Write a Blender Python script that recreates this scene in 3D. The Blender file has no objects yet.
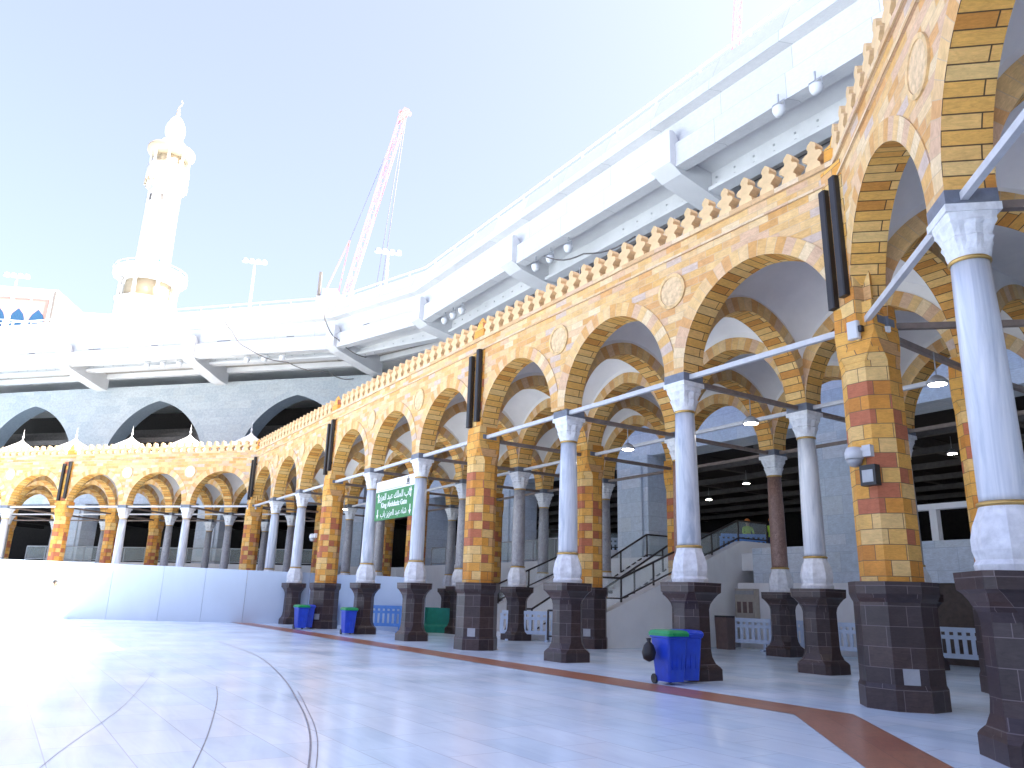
import bpy, bmesh, math, random
from mathutils import Vector, Matrix
random.seed(7)
sc = bpy.context.scene
COL = sc.collection
R = math.radians
V = Vector

# ------------------------------------------------------------------ helpers
class MB:
    """collects faces with uvs and material slots, then links ONE mesh object"""
    def __init__(s): s.v=[]; s.f=[]; s.uv=[]; s.m=[]; s.sm=[]
    def face(s, pts, uv=None, m=0, smooth=False):
        i=len(s.v); s.v += [tuple(p) for p in pts]; s.f.append(tuple(range(i,i+len(pts))))
        if uv is None:
            p=[V(q) for q in pts]; n=(p[1]-p[0]).cross(p[2]-p[0])
            if n.length<1e-9 and len(p)>3: n=(p[2]-p[0]).cross(p[3]-p[0])
            a=[abs(c) for c in n]
            if a[2]>=a[0] and a[2]>=a[1]: uv=[(q.x,q.y) for q in p]
            elif a[0]>=a[1]: uv=[(q.y,q.z) for q in p]
            else: uv=[(q.x,q.z) for q in p]
        s.uv.append(uv); s.m.append(m); s.sm.append(smooth)
    def box(s, x0,x1,y0,y1,z0,z1, m=0):
        a=[(x0,y0,z0),(x1,y0,z0),(x1,y1,z0),(x0,y1,z0),(x0,y0,z1),(x1,y0,z1),(x1,y1,z1),(x0,y1,z1)]
        for q in ((3,2,1,0),(4,5,6,7),(0,1,5,4),(1,2,6,5),(2,3,7,6),(3,0,4,7)): s.face([a[i] for i in q],m=m)
    def bar(s, a, b, w, h=None, m=0, up=(0,0,1)):
        a=V(a); b=V(b); h=h or w; d=(b-a).normalized(); u=V(up)
        if abs(d.dot(u))>.95: u=V((1,0,0))
        x=d.cross(u).normalized(); y=x.cross(d).normalized()
        c=[]
        for p in (a,b):
            for sx,sy in ((-1,-1),(1,-1),(1,1),(-1,1)): c.append(p+x*sx*w/2+y*sy*h/2)
        L=(b-a).length
        for q in ((0,1,2,3),(7,6,5,4)): s.face([c[i] for i in q],m=m)
        for i in range(4):
            j=(i+1)%4; s.face([c[j],c[i],c[i+4],c[j+4]],uv=[(0,0),(w,0),(w,L),(0,L)],m=m)
    def tube(s, pts, r, seg=8, m=0, cap=True, smooth=True):
        pts=[V(p) for p in pts]; rings=[]
        rr=r if isinstance(r,(list,tuple)) else [r]*len(pts)
        for i,p in enumerate(pts):
            d=(pts[min(i+1,len(pts)-1)]-pts[max(i-1,0)]).normalized()
            u=V((0,0,1)) if abs(d.z)<.95 else V((1,0,0))
            x=d.cross(u).normalized(); y=x.cross(d).normalized()
            rings.append([p+(x*math.cos(2*math.pi*k/seg)+y*math.sin(2*math.pi*k/seg))*rr[i] for k in range(seg)])
        l=0
        for i in range(len(pts)-1):
            l2=l+(pts[i+1]-pts[i]).length
            for k in range(seg):
                k2=(k+1)%seg; c=2*math.pi*rr[i]/seg
                s.face([rings[i][k2],rings[i][k],rings[i+1][k],rings[i+1][k2]],uv=[((k+1)*c,l),(k*c,l),(k*c,l2),((k+1)*c,l2)],m=m,smooth=smooth)
            l=l2
        if cap: s.face(rings[0],m=m); s.face(rings[-1][::-1],m=m)
    def loft(s, rings, m=0, smooth=False, cap=True, c=(0,0,0)):
        """rings: list of lists of 3D points with equal counts (counter-clockwise from above, going up)"""
        n=len(rings[0])
        rings=[[V(p)+V(c) for p in r] for r in rings]
        v=0
        for i in range(len(rings)-1):
            dv=(rings[i+1][0]-rings[i][0]).length; u=0
            for k in range(n):
                k2=(k+1)%n; du=(rings[i][k2]-rings[i][k]).length or (rings[i+1][k2]-rings[i+1][k]).length
                z0=rings[i][k].z; z1=rings[i+1][k].z
                if abs(z1-z0)<1e-4: z1=z0+dv
                s.face([rings[i][k],rings[i][k2],rings[i+1][k2],rings[i+1][k]],uv=[(u,z0),(u+du,z0),(u+du,z1),(u,z1)],m=m,smooth=smooth)
                u+=du
            v+=dv
        if cap:
            s.face(rings[0][::-1],m=m); s.face(rings[-1],m=m)
    def lathe(s, prof, seg=24, m=0, smooth=True, c=(0,0,0), cap=True):
        s.loft([[(r*math.cos(2*math.pi*k/seg),r*math.sin(2*math.pi*k/seg),z) for k in range(seg)] for r,z in prof],m,smooth,cap,c)
    def build(s, name, mats, parent=None, loc=None, weld=False):
        me=bpy.data.meshes.new(name)
        me.from_pydata(s.v,[],s.f)
        ul=me.uv_layers.new(name='UVMap'); flat=[]
        for u in s.uv:
            for q in u: flat += [q[0],q[1]]
        ul.data.foreach_set('uv',flat)
        if not isinstance(mats,(list,tuple)): mats=[mats]
        for mt in mats: me.materials.append(mt)
        me.polygons.foreach_set('material_index',s.m)
        me.polygons.foreach_set('use_smooth',s.sm)
        if any(s.sm) or weld:
            bm=bmesh.new(); bm.from_mesh(me); bmesh.ops.remove_doubles(bm,verts=bm.verts,dist=1e-4); bm.to_mesh(me); bm.free()
        me.update()
        o=bpy.data.objects.new(name,me); COL.objects.link(o)
        if parent: o.parent=parent
        if loc: o.location=loc
        return o

def tag(o,label=None,cat=None,group=None,kind=None):
    if label: o['label']=label
    if cat: o['category']=cat
    if group: o['group']=group
    if kind: o['kind']=kind
    return o
def empty(name,loc=(0,0,0),rz=0,label=None,cat=None,group=None):
    o=bpy.data.objects.new(name,None); COL.objects.link(o); o.location=loc; o.rotation_euler=(0,0,rz); o.empty_display_size=.2
    return tag(o,label,cat,group)
def copy_tree(o,parent=None):
    c=o.copy(); COL.objects.link(c)
    if parent: c.parent=parent
    for ch in list(o.children): copy_tree(ch,c)
    return c
def sq(w,c,z,d=None):
    """chamfered square ring, half width w, chamfer c"""
    d=d or w
    return [(w,-d+c,z),(w,d-c,z),(w-c,d,z),(-w+c,d,z),(-w,d-c,z),(-w,-d+c,z),(-w+c,-d,z),(w-c,-d,z)]

# ------------------------------------------------------------------ materials
def mat(name):
    m=bpy.data.materials.new(name); m.use_nodes=True
    nt=m.node_tree; b=nt.nodes['Principled BSDF']
    return m,nt,b
def node(nt,t,**k):
    n=nt.nodes.new(t)
    for a,v in k.items():
        if a.startswith('i_'): n.inputs[a[2:].replace('_',' ')].default_value=v
        else: setattr(n,a,v)
    return n
def ramp(nt,stops,interp='LINEAR'):
    r=nt.nodes.new('ShaderNodeValToRGB'); r.color_ramp.interpolation=interp
    e=r.color_ramp.elements
    while len(e)<len(stops): e.new(.5)
    for i,(p,c) in enumerate(stops): e[i].position=p; e[i].color=(*c,1)
    return r
def simple(name,col,rough=.6,metal=0,var=.12,scale=6,bump=.0,spec=.5,dirt=None):
    """plain colour with uneven tone, some grime and a little surface relief"""
    m,nt,b=mat(name); L=nt.links
    tc=node(nt,'ShaderNodeTexCoord'); n1=node(nt,'ShaderNodeTexNoise',i_Scale=scale,i_Detail=6.0,i_Roughness=.6)
    L.new(tc.outputs['Object'],n1.inputs['Vector'])
    lo=tuple(c*(1-var) for c in col); hi=tuple(min(1,c*(1+var)) for c in col)
    r=ramp(nt,[(.3,lo),(.7,hi)]); L.new(n1.outputs['Fac'],r.inputs['Fac']); out=r.outputs['Color']
    if dirt:
        n2=node(nt,'ShaderNodeTexNoise',i_Scale=scale*.35,i_Detail=8.0,i_Roughness=.75)
        mp=node(nt,'ShaderNodeMapping'); mp.inputs['Scale'].default_value=(1,1,.25)
        L.new(tc.outputs['Object'],mp.inputs['Vector']); L.new(mp.outputs['Vector'],n2.inputs['Vector'])
        r2=ramp(nt,[(.52,(0,0,0)),(.75,(1,1,1))]); L.new(n2.outputs['Fac'],r2.inputs['Fac'])
        mx=node(nt,'ShaderNodeMix',data_type='RGBA'); L.new(r2.outputs['Color'],mx.inputs['Factor']); L.new(out,mx.inputs[6]); mx.inputs[7].default_value=(*dirt,1)
        out=mx.outputs[2]
    L.new(out,b.inputs['Base Color'])
    b.inputs['Roughness'].default_value=rough; b.inputs['Metallic'].default_value=metal; b.inputs['Specular IOR Level'].default_value=spec
    if bump:
        bp=node(nt,'ShaderNodeBump',i_Strength=bump,i_Distance=.02); L.new(n1.outputs['Fac'],bp.inputs['Height']); L.new(bp.outputs['Normal'],b.inputs['Normal'])
    return m
def bricks(name,pal,bw,rh,mortar,msize=.008,rough=.7,offset=.5,bump=.35,tint=.18,swap=False,spec=.4,squash=1.0,sqf=2):
    """stone courses in UV metres, each block its own colour from the palette"""
    m,nt,b=mat(name); L=nt.links
    uv=node(nt,'ShaderNodeUVMap',uv_map='UVMap'); src=uv.outputs['UV']
    if swap:
        mp=node(nt,'ShaderNodeMapping'); mp.inputs['Rotation'].default_value=(0,0,R(90)); L.new(src,mp.inputs['Vector']); src=mp.outputs['Vector']
    br=node(nt,'ShaderNodeTexBrick',offset=offset,squash=squash,squash_frequency=sqf)
    br.inputs['Color1'].default_value=(0,0,0,1); br.inputs['Color2'].default_value=(1,1,1,1); br.inputs['Mortar'].default_value=(.5,.5,.5,1)
    br.inputs['Scale'].default_value=1; br.inputs['Brick Width'].default_value=bw; br.inputs['Row Height'].default_value=rh
    br.inputs['Mortar Size'].default_value=msize; br.inputs['Mortar Smooth'].default_value=.15; br.inputs['Bias'].default_value=0
    L.new(src,br.inputs['Vector'])
    n=len(pal); rp=ramp(nt,[(i/n,c) for i,c in enumerate(pal)],'CONSTANT'); L.new(br.outputs['Color'],rp.inputs['Fac'])
    no=node(nt,'ShaderNodeTexNoise',i_Scale=5.0,i_Detail=7.0,i_Roughness=.65); L.new(src,no.inputs['Vector'])
    r2=ramp(nt,[(.25,(1-tint,)*3),(.75,(1+tint*.6,)*3)]); L.new(no.outputs['Fac'],r2.inputs['Fac'])
    mu=node(nt,'ShaderNodeMix',data_type='RGBA',blend_type='MULTIPLY'); mu.inputs['Factor'].default_value=1
    L.new(rp.outputs['Color'],mu.inputs[6]); L.new(r2.outputs['Color'],mu.inputs[7])
    nf=node(nt,'ShaderNodeTexNoise',i_Scale=17.0,i_Detail=8.0,i_Roughness=.7,i_Distortion=1.6); ms=node(nt,'ShaderNodeMapping'); ms.inputs['Scale'].default_value=(.35,1.4,1)
    L.new(src,ms.inputs['Vector']); L.new(ms.outputs['Vector'],nf.inputs['Vector'])
    r4=ramp(nt,[(.3,(1-tint*1.3,1-tint*1.45,1-tint*1.6)),(.62,(1.04,1.04,1.03))]); L.new(nf.outputs['Fac'],r4.inputs['Fac'])
    m4=node(nt,'ShaderNodeMix',data_type='RGBA',blend_type='MULTIPLY'); m4.inputs['Factor'].default_value=1; L.new(mu.outputs[2],m4.inputs[6]); L.new(r4.outputs['Color'],m4.inputs[7])
    mx=node(nt,'ShaderNodeMix',data_type='RGBA'); L.new(br.outputs['Fac'],mx.inputs['Factor']); L.new(m4.outputs[2],mx.inputs[6]); mx.inputs[7].default_value=(*mortar,1)
    L.new(mx.outputs[2],b.inputs['Base Color']); b.inputs['Roughness'].default_value=rough; b.inputs['Specular IOR Level'].default_value=spec
    ad=node(nt,'ShaderNodeMath',operation='MULTIPLY_ADD'); ad.inputs[1].default_value=-1.0; L.new(br.outputs['Fac'],ad.inputs[0])
    sca=node(nt,'ShaderNodeMath',operation='MULTIPLY'); sca.inputs[1].default_value=.35; L.new(no.outputs['Fac'],sca.inputs[0]); L.new(sca.outputs[0],ad.inputs[2])
    bp=node(nt,'ShaderNodeBump',i_Strength=bump,i_Distance=.015); L.new(ad.outputs[0],bp.inputs['Height']); L.new(bp.outputs['Normal'],b.inputs['Normal'])
    return m
def marble(name,c1,c2,c3,scale=2.0,stretch=(1,1,.2),rough=.3,dist=1.5):
    m,nt,b=mat(name); L=nt.links
    tc=node(nt,'ShaderNodeTexCoord'); mp=node(nt,'ShaderNodeMapping'); mp.inputs['Scale'].default_value=stretch
    L.new(tc.outputs['Object'],mp.inputs['Vector'])
    oi=node(nt,'ShaderNodeObjectInfo'); ml=node(nt,'ShaderNodeMath',operation='MULTIPLY'); ml.inputs[1].default_value=40
    L.new(oi.outputs['Random'],ml.inputs[0]); L.new(ml.outputs[0],mp.inputs['Location'])
    n=node(nt,'ShaderNodeTexNoise',i_Scale=scale,i_Detail=9.0,i_Roughness=.62,i_Distortion=dist); L.new(mp.outputs['Vector'],n.inputs['Vector'])
    r=ramp(nt,[(.3,c1),(.52,c2),(.72,c3)]); L.new(n.outputs['Fac'],r.inputs['Fac']); L.new(r.outputs['Color'],b.inputs['Base Color'])
    b.inputs['Roughness'].default_value=rough
    return m
def emis(name,col,st):
    m,nt,b=mat(name); b.inputs['Base Color'].default_value=(*col,1); b.inputs['Emission Color'].default_value=(*col,1); b.inputs['Emission Strength'].default_value=st
    return m

PALF=[(.70,.46,.20),(.66,.40,.15),(.72,.52,.28),(.61,.33,.11),(.68,.45,.22),(.65,.38,.13),(.70,.48,.24),(.63,.41,.26),(.67,.42,.17),(.57,.44,.36),(.73,.56,.34),(.63,.34,.13),(.69,.46,.27),(.64,.38,.16)]
PALS=[(.80,.46,.13),(.72,.36,.08),(.83,.55,.21),(.77,.42,.10),(.60,.26,.05),(.81,.49,.16)]
PALP=[(.76,.40,.085),(.70,.32,.05),(.76,.50,.19),(.66,.28,.045),(.48,.15,.07),(.73,.43,.12),(.77,.41,.085),(.64,.36,.15),(.71,.34,.06),(.57,.23,.04),(.76,.49,.18)]
M={}
M['wall']=bricks('sandstone_wall',PALF,.46,.165,(.50,.36,.22),.006)
M['ring']=bricks('sandstone_voussoir',PALF,.20,.34,(.50,.36,.22),.006,offset=0)
M['soffit']=bricks('sandstone_soffit',PALS,.95,.18,(.09,.05,.02),.009,swap=True,offset=.43)
M['pillar']=bricks('sandstone_pillar',PALP,.46,.235,(.16,.10,.05),.006)
M['trim']=bricks('sandstone_trim',[(.66,.48,.28),(.60,.38,.19),(.68,.52,.34),(.62,.42,.27)],.55,.3,(.4,.28,.16),.005)
M['merlon']=simple('sandstone_merlon',(.64,.44,.23),.75,var=.25,scale=1.4,bump=.2)
M['plinth']=bricks('dark_plinth_stone',[(.060,.038,.035),(.048,.032,.032),(.072,.045,.040),(.054,.037,.040)],.62,.29,(.15,.12,.12),.005,rough=.36,bump=.2,tint=.3)
M['plaster']=simple('vault_plaster',(.76,.725,.69),.85,var=.06,scale=1.5)
M['shaft']=marble('column_marble',(.34,.39,.46),(.58,.615,.66),(.78,.79,.81),2.6,(1.5,1.5,.16),.28)
M['shaft_grey']=marble('grey_granite',(.24,.24,.26),(.34,.34,.36),(.45,.45,.46),9,(1,1,.7),.4)
M['shaft_brown']=marble('red_granite',(.16,.09,.07),(.24,.14,.11),(.33,.21,.17),14,(1,1,.8),.4)
M['capital']=simple('capital_marble',(.70,.71,.72),.55,var=.15,scale=9,bump=.5,dirt=(.45,.45,.46))
M['gold']=simple('gilded_collar',(.55,.36,.12),.35,.7,.15)
M['block']=simple('steel_block',(.17,.19,.23),.5,.3,.2)
M['rod_white']=simple('white_tie_paint',(.50,.50,.51),.45,var=.08)
M['rod_brown']=simple('brown_tie_paint',(.20,.155,.13),.5,var=.2)
M['white']=simple('white_steel',(.54,.54,.545),.5,var=.06,scale=.7,dirt=(.45,.455,.46))
M['white2']=simple('white_paint',(.56,.565,.57),.55,var=.05,scale=1.3)
M['panel']=bricks('white_panel',[(.54,.54,.545),(.52,.52,.525),(.56,.56,.565),(.50,.50,.51)],3.1,1.3,(.30,.31,.32),.012,rough=.5,bump=.1,tint=.07)
M['louvre']=bricks('soffit_louvre',[(.42,.40,.36),(.46,.44,.40),(.38,.36,.33)],6,.5,(.12,.11,.10),.05,offset=0)
M['dome']=simple('dome_render',(.74,.72,.68),.7,var=.07,scale=2,dirt=(.58,.54,.48))
M['hallwall_dimmed']=bricks('hall_marble_dimmed',[(.36,.40,.435),(.385,.425,.455),(.34,.385,.42),(.40,.435,.46),(.37,.405,.43)],1.2,.62,(.28,.32,.36),.008,rough=.45,bump=.05,tint=.2)  # hall marble with its colour darkened to tone down the brightly lit upper wall
M['hallwall_lightened']=bricks('hall_marble_lightened',[(.58,.66,.75),(.62,.70,.78),(.55,.64,.73),(.66,.72,.79),(.60,.67,.73)],1.2,.62,(.40,.47,.54),.008,rough=.35,bump=.05,tint=.16)  # same hall marble, colour lightened to make up for shade on piers and panels
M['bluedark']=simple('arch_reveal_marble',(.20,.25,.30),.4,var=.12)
M['dark']=simple('hall_shade_black',(.020,.017,.016),.9,var=.3)  # near-black painted in for the shade inside the hall; ceiling metal is dark too
M['beam']=simple('hall_beam_steel',(.10,.09,.085),.7,var=.25)
M['opening_shade']=simple('opening_shade_brown',(.09,.065,.05),.7,var=.25)  # dark colour standing in for the shade of the opening below the mezzanine
M['conc']=simple('pale_concrete',(.80,.80,.79),.7,var=.05,scale=1.2,dirt=(.70,.69,.68))
M['black']=simple('black_paint',(.015,.014,.014),.45,var=.2)
M['rail']=simple('dark_rail',(.05,.04,.035),.4,.3,.2)
M['bluep']=simple('blue_plastic',(.012,.055,.50),.42,var=.18,scale=5,dirt=(.03,.08,.42))
M['greenp']=simple('green_plastic',(.01,.30,.09),.4,var=.1)
M['teal']=simple('teal_plastic',(.02,.30,.23),.5,var=.12)
M['barw']=simple('pale_blue_plastic',(.52,.62,.76),.45,var=.08)
M['barb']=simple('mid_blue_plastic',(.10,.26,.62),.45,var=.1)
M['grey']=simple('grey_metal',(.35,.36,.37),.45,.3,.12)
M['beige']=simple('beige_cabinet',(.42,.38,.32),.6,var=.1)
M['brownbox']=simple('brown_box',(.15,.10,.085),.6,var=.15)
M['hoard']=simple('white_hoarding',(.46,.55,.66),.42,var=.04,scale=.5,dirt=(.42,.51,.63))
M['signg']=simple('sign_green',(.02,.20,.055),.4,var=.06)
M['signw']=simple('sign_white',(.8,.8,.8),.45,var=.03)
M['red']=simple('crane_red',(.52,.17,.16),.5,var=.12)
M['pink']=simple('pink_panel',(.38,.20,.17),.7,var=.08)
M['minaret']=simple('minaret_stone',(.50,.485,.46),.6,var=.04,scale=.2)
M['minaret2']=simple('minaret_trim_stone',(.33,.26,.17),.65,var=.1,scale=.4)
M['window']=simple('blue_window',(.02,.06,.12),.15,var=.2)
M['strip']=bricks('brown_marble_strip',[(.42,.17,.095),(.45,.20,.12),(.38,.15,.09),(.43,.19,.11)],.85,.42,(.20,.09,.06),.004,rough=.28,bump=.05)
M['lamp']=emis('lamp_glow',(1,.93,.82),14)
M['skin']=simple('skin',(.30,.17,.11),.6,var=.05)
M['hair']=simple('hair',(.012,.010,.009),.7)
M['clothw']=simple('white_cloth',(.72,.72,.71),.85,var=.06)
M['clothn']=simple('navy_cloth',(.03,.04,.09),.85)
M['hivis']=simple('hivis_cloth',(.38,.62,.05),.75,var=.06)
M['helmet']=simple('orange_helmet',(.75,.22,.03),.4)
def glass():
    m,nt,b=mat('railing_glass'); b.inputs['Base Color'].default_value=(.78,.90,.86,1); b.inputs['Roughness'].default_value=.05
    b.inputs['Alpha'].default_value=.28; b.inputs['Specular IOR Level'].default_value=.6
    return m
M['glass']=glass()
def floor_mat():
    m,nt,b=mat('white_floor_marble'); L=nt.links
    tc=node(nt,'ShaderNodeTexCoord'); mp=node(nt,'ShaderNodeMapping'); mp.inputs['Rotation'].default_value=(0,0,R(57)); L.new(tc.outputs['Object'],mp.inputs['Vector'])
    br=node(nt,'ShaderNodeTexBrick',offset=.5)
    br.inputs['Color1'].default_value=(0,0,0,1); br.inputs['Color2'].default_value=(1,1,1,1); br.inputs['Mortar'].default_value=(.5,.5,.5,1)
    br.inputs['Scale'].default_value=1; br.inputs['Brick Width'].default_value=1.2; br.inputs['Row Height'].default_value=.62; br.inputs['Mortar Size'].default_value=.006; br.inputs['Mortar Smooth'].default_value=.4
    L.new(mp.outputs['Vector'],br.inputs['Vector'])
    rp=ramp(nt,[(0,(.655,.81,.925)),(.5,(.725,.865,.96)),(1,(.785,.895,.97))]); L.new(br.outputs['Color'],rp.inputs['Fac'])
    n=node(nt,'ShaderNodeTexNoise',i_Scale=1.3,i_Detail=9.0,i_Roughness=.65,i_Distortion=1.2); ms=node(nt,'ShaderNodeMapping'); ms.inputs['Scale'].default_value=(.35,2.2,1)
    L.new(mp.outputs['Vector'],ms.inputs['Vector']); L.new(ms.outputs['Vector'],n.inputs['Vector'])
    r2=ramp(nt,[(.3,(.86,.87,.90)),(.55,(1,1,1)),(.8,(.93,.935,.95))]); L.new(n.outputs['Fac'],r2.inputs['Fac'])
    mu=node(nt,'ShaderNodeMix',data_type='RGBA',blend_type='MULTIPLY'); mu.inputs['Factor'].default_value=1; L.new(rp.outputs['Color'],mu.inputs[6]); L.new(r2.outputs['Color'],mu.inputs[7])
    mx=node(nt,'ShaderNodeMix',data_type='RGBA'); L.new(br.outputs['Fac'],mx.inputs['Factor']); L.new(mu.outputs[2],mx.inputs[6]); mx.inputs[7].default_value=(.50,.58,.67,1)
    L.new(mx.outputs[2],b.inputs['Base Color'])
    n3=node(nt,'ShaderNodeTexNoise',i_Scale=.6,i_Detail=5.0); L.new(mp.outputs['Vector'],n3.inputs['Vector'])
    r3=ramp(nt,[(.3,(.13,)*3),(.7,(.26,)*3)]); L.new(n3.outputs['Fac'],r3.inputs['Fac']); L.new(r3.outputs['Color'],b.inputs['Roughness'])
    b.inputs['Specular IOR Level'].default_value=.36
    return m
M['floor']=floor_mat()

# ------------------------------------------------------------------ plan of the place
TH=R(32.94); P1=V((5.965,12.168)); TF=R(74.64); T0=R(-9.93)
def frame(t): return V((-math.sin(t),math.cos(t))), V((math.cos(t),math.sin(t)))
T1,N1=frame(TH); T2,N2=frame(TF); T3,N3=frame(T0)
P10=P1+T1*37.26
def near(s,n,z=0): p=P1+T1*s+N1*n; return V((p.x,p.y,z))
def far(s,n,z=0): p=P10+T2*s+N2*n; return V((p.x,p.y,z))
RZ1=TH-math.pi/2; RZ2=TF-math.pi/2; RZ3=T0-math.pi/2
# local frames: local x = -s (along the wing towards the camera), local y = n (outward), z up
ZC,ZB,ZA,ZW=5.9,6.08,7.97,9.05    # capital top, springing, apex, wall top
TK=.52; DR=4.06                    # wall thickness, row spacing

# ------------------------------------------------------------------ arches
def arc_profile(a,h,n=22):
    c=(h*h-a*a)/(2*a); r=a+c; pts=[]
    A=math.atan2(h,c)          # angle at apex seen from the centre (c,0): going from pi to pi-A
    for i in range(n+1):
        t=math.pi-A*i/n
        pts.append((c+r*math.cos(t), r*math.sin(t), math.cos(t), math.sin(t)))
    right=[(-x,z,-nx,nz) for x,z,nx,nz in pts[:-1]][::-1]
    return pts+right, c, r
def arch_panel(u0,u1,v0,v1,ztop,axis='x',a=None,zs=ZB,za=ZA,ringw=.33,mats=('wall','ring','soffit','plaster','ring'),backwall=True,proud=.02,rows=22):
    """wall panel with a pointed arch opening; front is at v0 (courtyard side), back at v1"""
    mb=MB(); uc=(u0+u1)/2; hl=(u1-u0)/2
    if a is None: a=hl-.28
    prof,c,r=arc_profile(a,za-zs,rows)
    P=[(uc+x,zs+z) for x,z,_,_ in prof]; Q=[]
    for x,z,nx,nz in prof:
        qx,qz=x+nx*ringw,z+nz*ringw
        if abs(x)<1e-6: qx,qz=0,math.sqrt(max((r+ringw)**2-c*c,0))
        qx=max(-hl,min(hl,qx))
        Q.append((uc+qx,zs+qz))
    n=len(P)
    def pt(u,v,z): return (u,v,z) if axis=='x' else (v,u,z)
    flip=(axis!='x')
    def F(pts,uv,m):
        if flip: pts=pts[::-1]; uv=uv[::-1]
        mb.face(pts,uv,m)
    L=[0]
    for i in range(1,n): L.append(L[-1]+math.hypot(P[i][0]-P[i-1][0],P[i][1]-P[i-1][1]))
    mid=L[-1]/2
    L=[l-mid for l in L]
    vf=v0-proud; vb=v1+proud
    for a_,b_ in ((u0,Q[0][0]),(Q[-1][0],u1)):
        if b_-a_>1e-4:
            F([pt(a_,v0,zs),pt(b_,v0,zs),pt(b_,v0,ztop),pt(a_,v0,ztop)],[(a_,zs),(b_,zs),(b_,ztop),(a_,ztop)],0)
            F([pt(a_,v1,zs),pt(b_,v1,zs),pt(b_,v1,ztop),pt(a_,v1,ztop)][::-1],[(a_,zs),(b_,zs),(b_,ztop),(a_,ztop)][::-1],3)
    for i in range(n-1):
        p,p2,q,q2=P[i],P[i+1],Q[i],Q[i+1]
        # front
        F([pt(p[0],vf,p[1]),pt(p2[0],vf,p2[1]),pt(q2[0],vf,q2[1]),pt(q[0],vf,q[1])][::-1],[(L[i],.002),(L[i+1],.002),(L[i+1],.33),(L[i],.33)][::-1],1)
        F([pt(q[0],vf,q[1]),pt(q2[0],vf,q2[1]),pt(q2[0],v0,q2[1]),pt(q[0],v0,q[1])][::-1],[(L[i],0),(L[i+1],0),(L[i+1],.02),(L[i],.02)][::-1],1)
        F([pt(q[0],v0,q[1]),pt(q2[0],v0,q2[1]),pt(q2[0],v0,ztop),pt(q[0],v0,ztop)][::-1],[q,q2,(q2[0],ztop),(q[0],ztop)][::-1],0)
        # soffit
        F([pt(p[0],vf,p[1]),pt(p2[0],vf,p2[1]),pt(p2[0],vb,p2[1]),pt(p[0],vb,p[1])],[(L[i],0),(L[i+1],0),(L[i+1],v1-v0),(L[i],v1-v0)],2)
        # back
        F([pt(p[0],vb,p[1]),pt(p2[0],vb,p2[1]),pt(q2[0],vb,q2[1]),pt(q[0],vb,q[1])],[(L[i],.002),(L[i+1],.002),(L[i+1],.33),(L[i],.33)],4)
        F([pt(q[0],vb,q[1]),pt(q2[0],vb,q2[1]),pt(q2[0],v1,q2[1]),pt(q[0],v1,q[1])],[(L[i],0),(L[i+1],0),(L[i+1],.02),(L[i],.02)],4)
        F([pt(q[0],v1,q[1]),pt(q2[0],v1,q2[1]),pt(q2[0],v1,ztop),pt(q[0],v1,ztop)],[q,q2,(q2[0],ztop),(q[0],ztop)],3)
    return mb,[M[k] for k in mats]
ARCH_FRONT=('wall','ring','soffit','plaster','ring')
ARCH_IN=('plaster','ring','soffit','plaster','ring')

# ------------------------------------------------------------------ columns and pillars
def mesh_once(cache,key,fn):
    if key not in cache: cache[key]=fn()
    return cache[key]
CACHE={}
def link_copy(key,name,fn,parent,loc=(0,0,0)):
    """first use builds the mesh object, later ones copy it"""
    if key in CACHE:
        o=CACHE[key].copy(); COL.objects.link(o); o.name=name
    else:
        o=fn(); CACHE[key]=o
    o.parent=parent; o.location=loc
    return o
def pedestal_mesh(k=1.0):
    mb=MB()
    rings=[]
    prof=[(.52,.10,0),(.52,.10,.20),(.50,.12,.24),(.455,.17,.30),(.425,.22,.42),(.415,.235,.55),(.41,.24,1.30),(.425,.22,1.40),(.46,.16,1.50),(.505,.12,1.58),(.55,.10,1.62),(.56,.10,1.80)]
    for w,c,z in prof: rings.append(sq(w*k*.82,c*k*.82,z))
    mb.loft(rings); return mb
def base_mesh():
    mb=MB(); rings=[]
    n=16
    def rr(rad,z,f):   # f: 0 round .. 1 octagonal facet
        out=[]
        for i in range(n):
            a=2*math.pi*i/n; k=rad*(1+ (0.06*f if i%2 else -0.03*f)); out.append((k*math.cos(a),k*math.sin(a),z))
        return out
    for rad,z,f in ((.35,1.80,0),(.36,1.87,.0),(.315,1.92,1),(.34,2.02,1),(.335,2.14,1.2),(.305,2.28,1.2),(.265,2.40,.6),(.25,2.47,0)): rings.append(rr(rad,z,f))
    mb.loft(rings,smooth=False); 
    return mb
def capital_mesh():
    mb=MB(); rings=[]; n=32
    prof=[(.215,5.30,0,0),(.235,5.36,.0,0),(.25,5.45,.05,.0),(.265,5.52,.08,.15),(.245,5.55,.04,.3),(.265,5.66,.07,.5),(.285,5.70,.03,.7),(.275,5.73,0,.9),(.285,5.80,0,1)]
    for rad,z,w,sqf in prof:
        ring=[]
        for i in range(n):
            a=2*math.pi*i/n; k=1+w*math.cos(8*a)
            # blend round -> square
            ca,sa=math.cos(a),math.sin(a); sqk=1/max(abs(ca),abs(sa)); sqk=min(sqk,1.3)
            k*=1+(sqk-1)*sqf
            ring.append((rad*k*ca,rad*k*sa,z))
        rings.append(ring)
    mb.loft(rings); mb.box(-.30,.30,-.30,.30,5.80,5.895)
    return mb
def impost_mesh():
    mb=MB(); mb.box(-.285,.285,-.285,.285,5.898,6.078); return mb.build('impost_block',M['block'])
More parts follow.
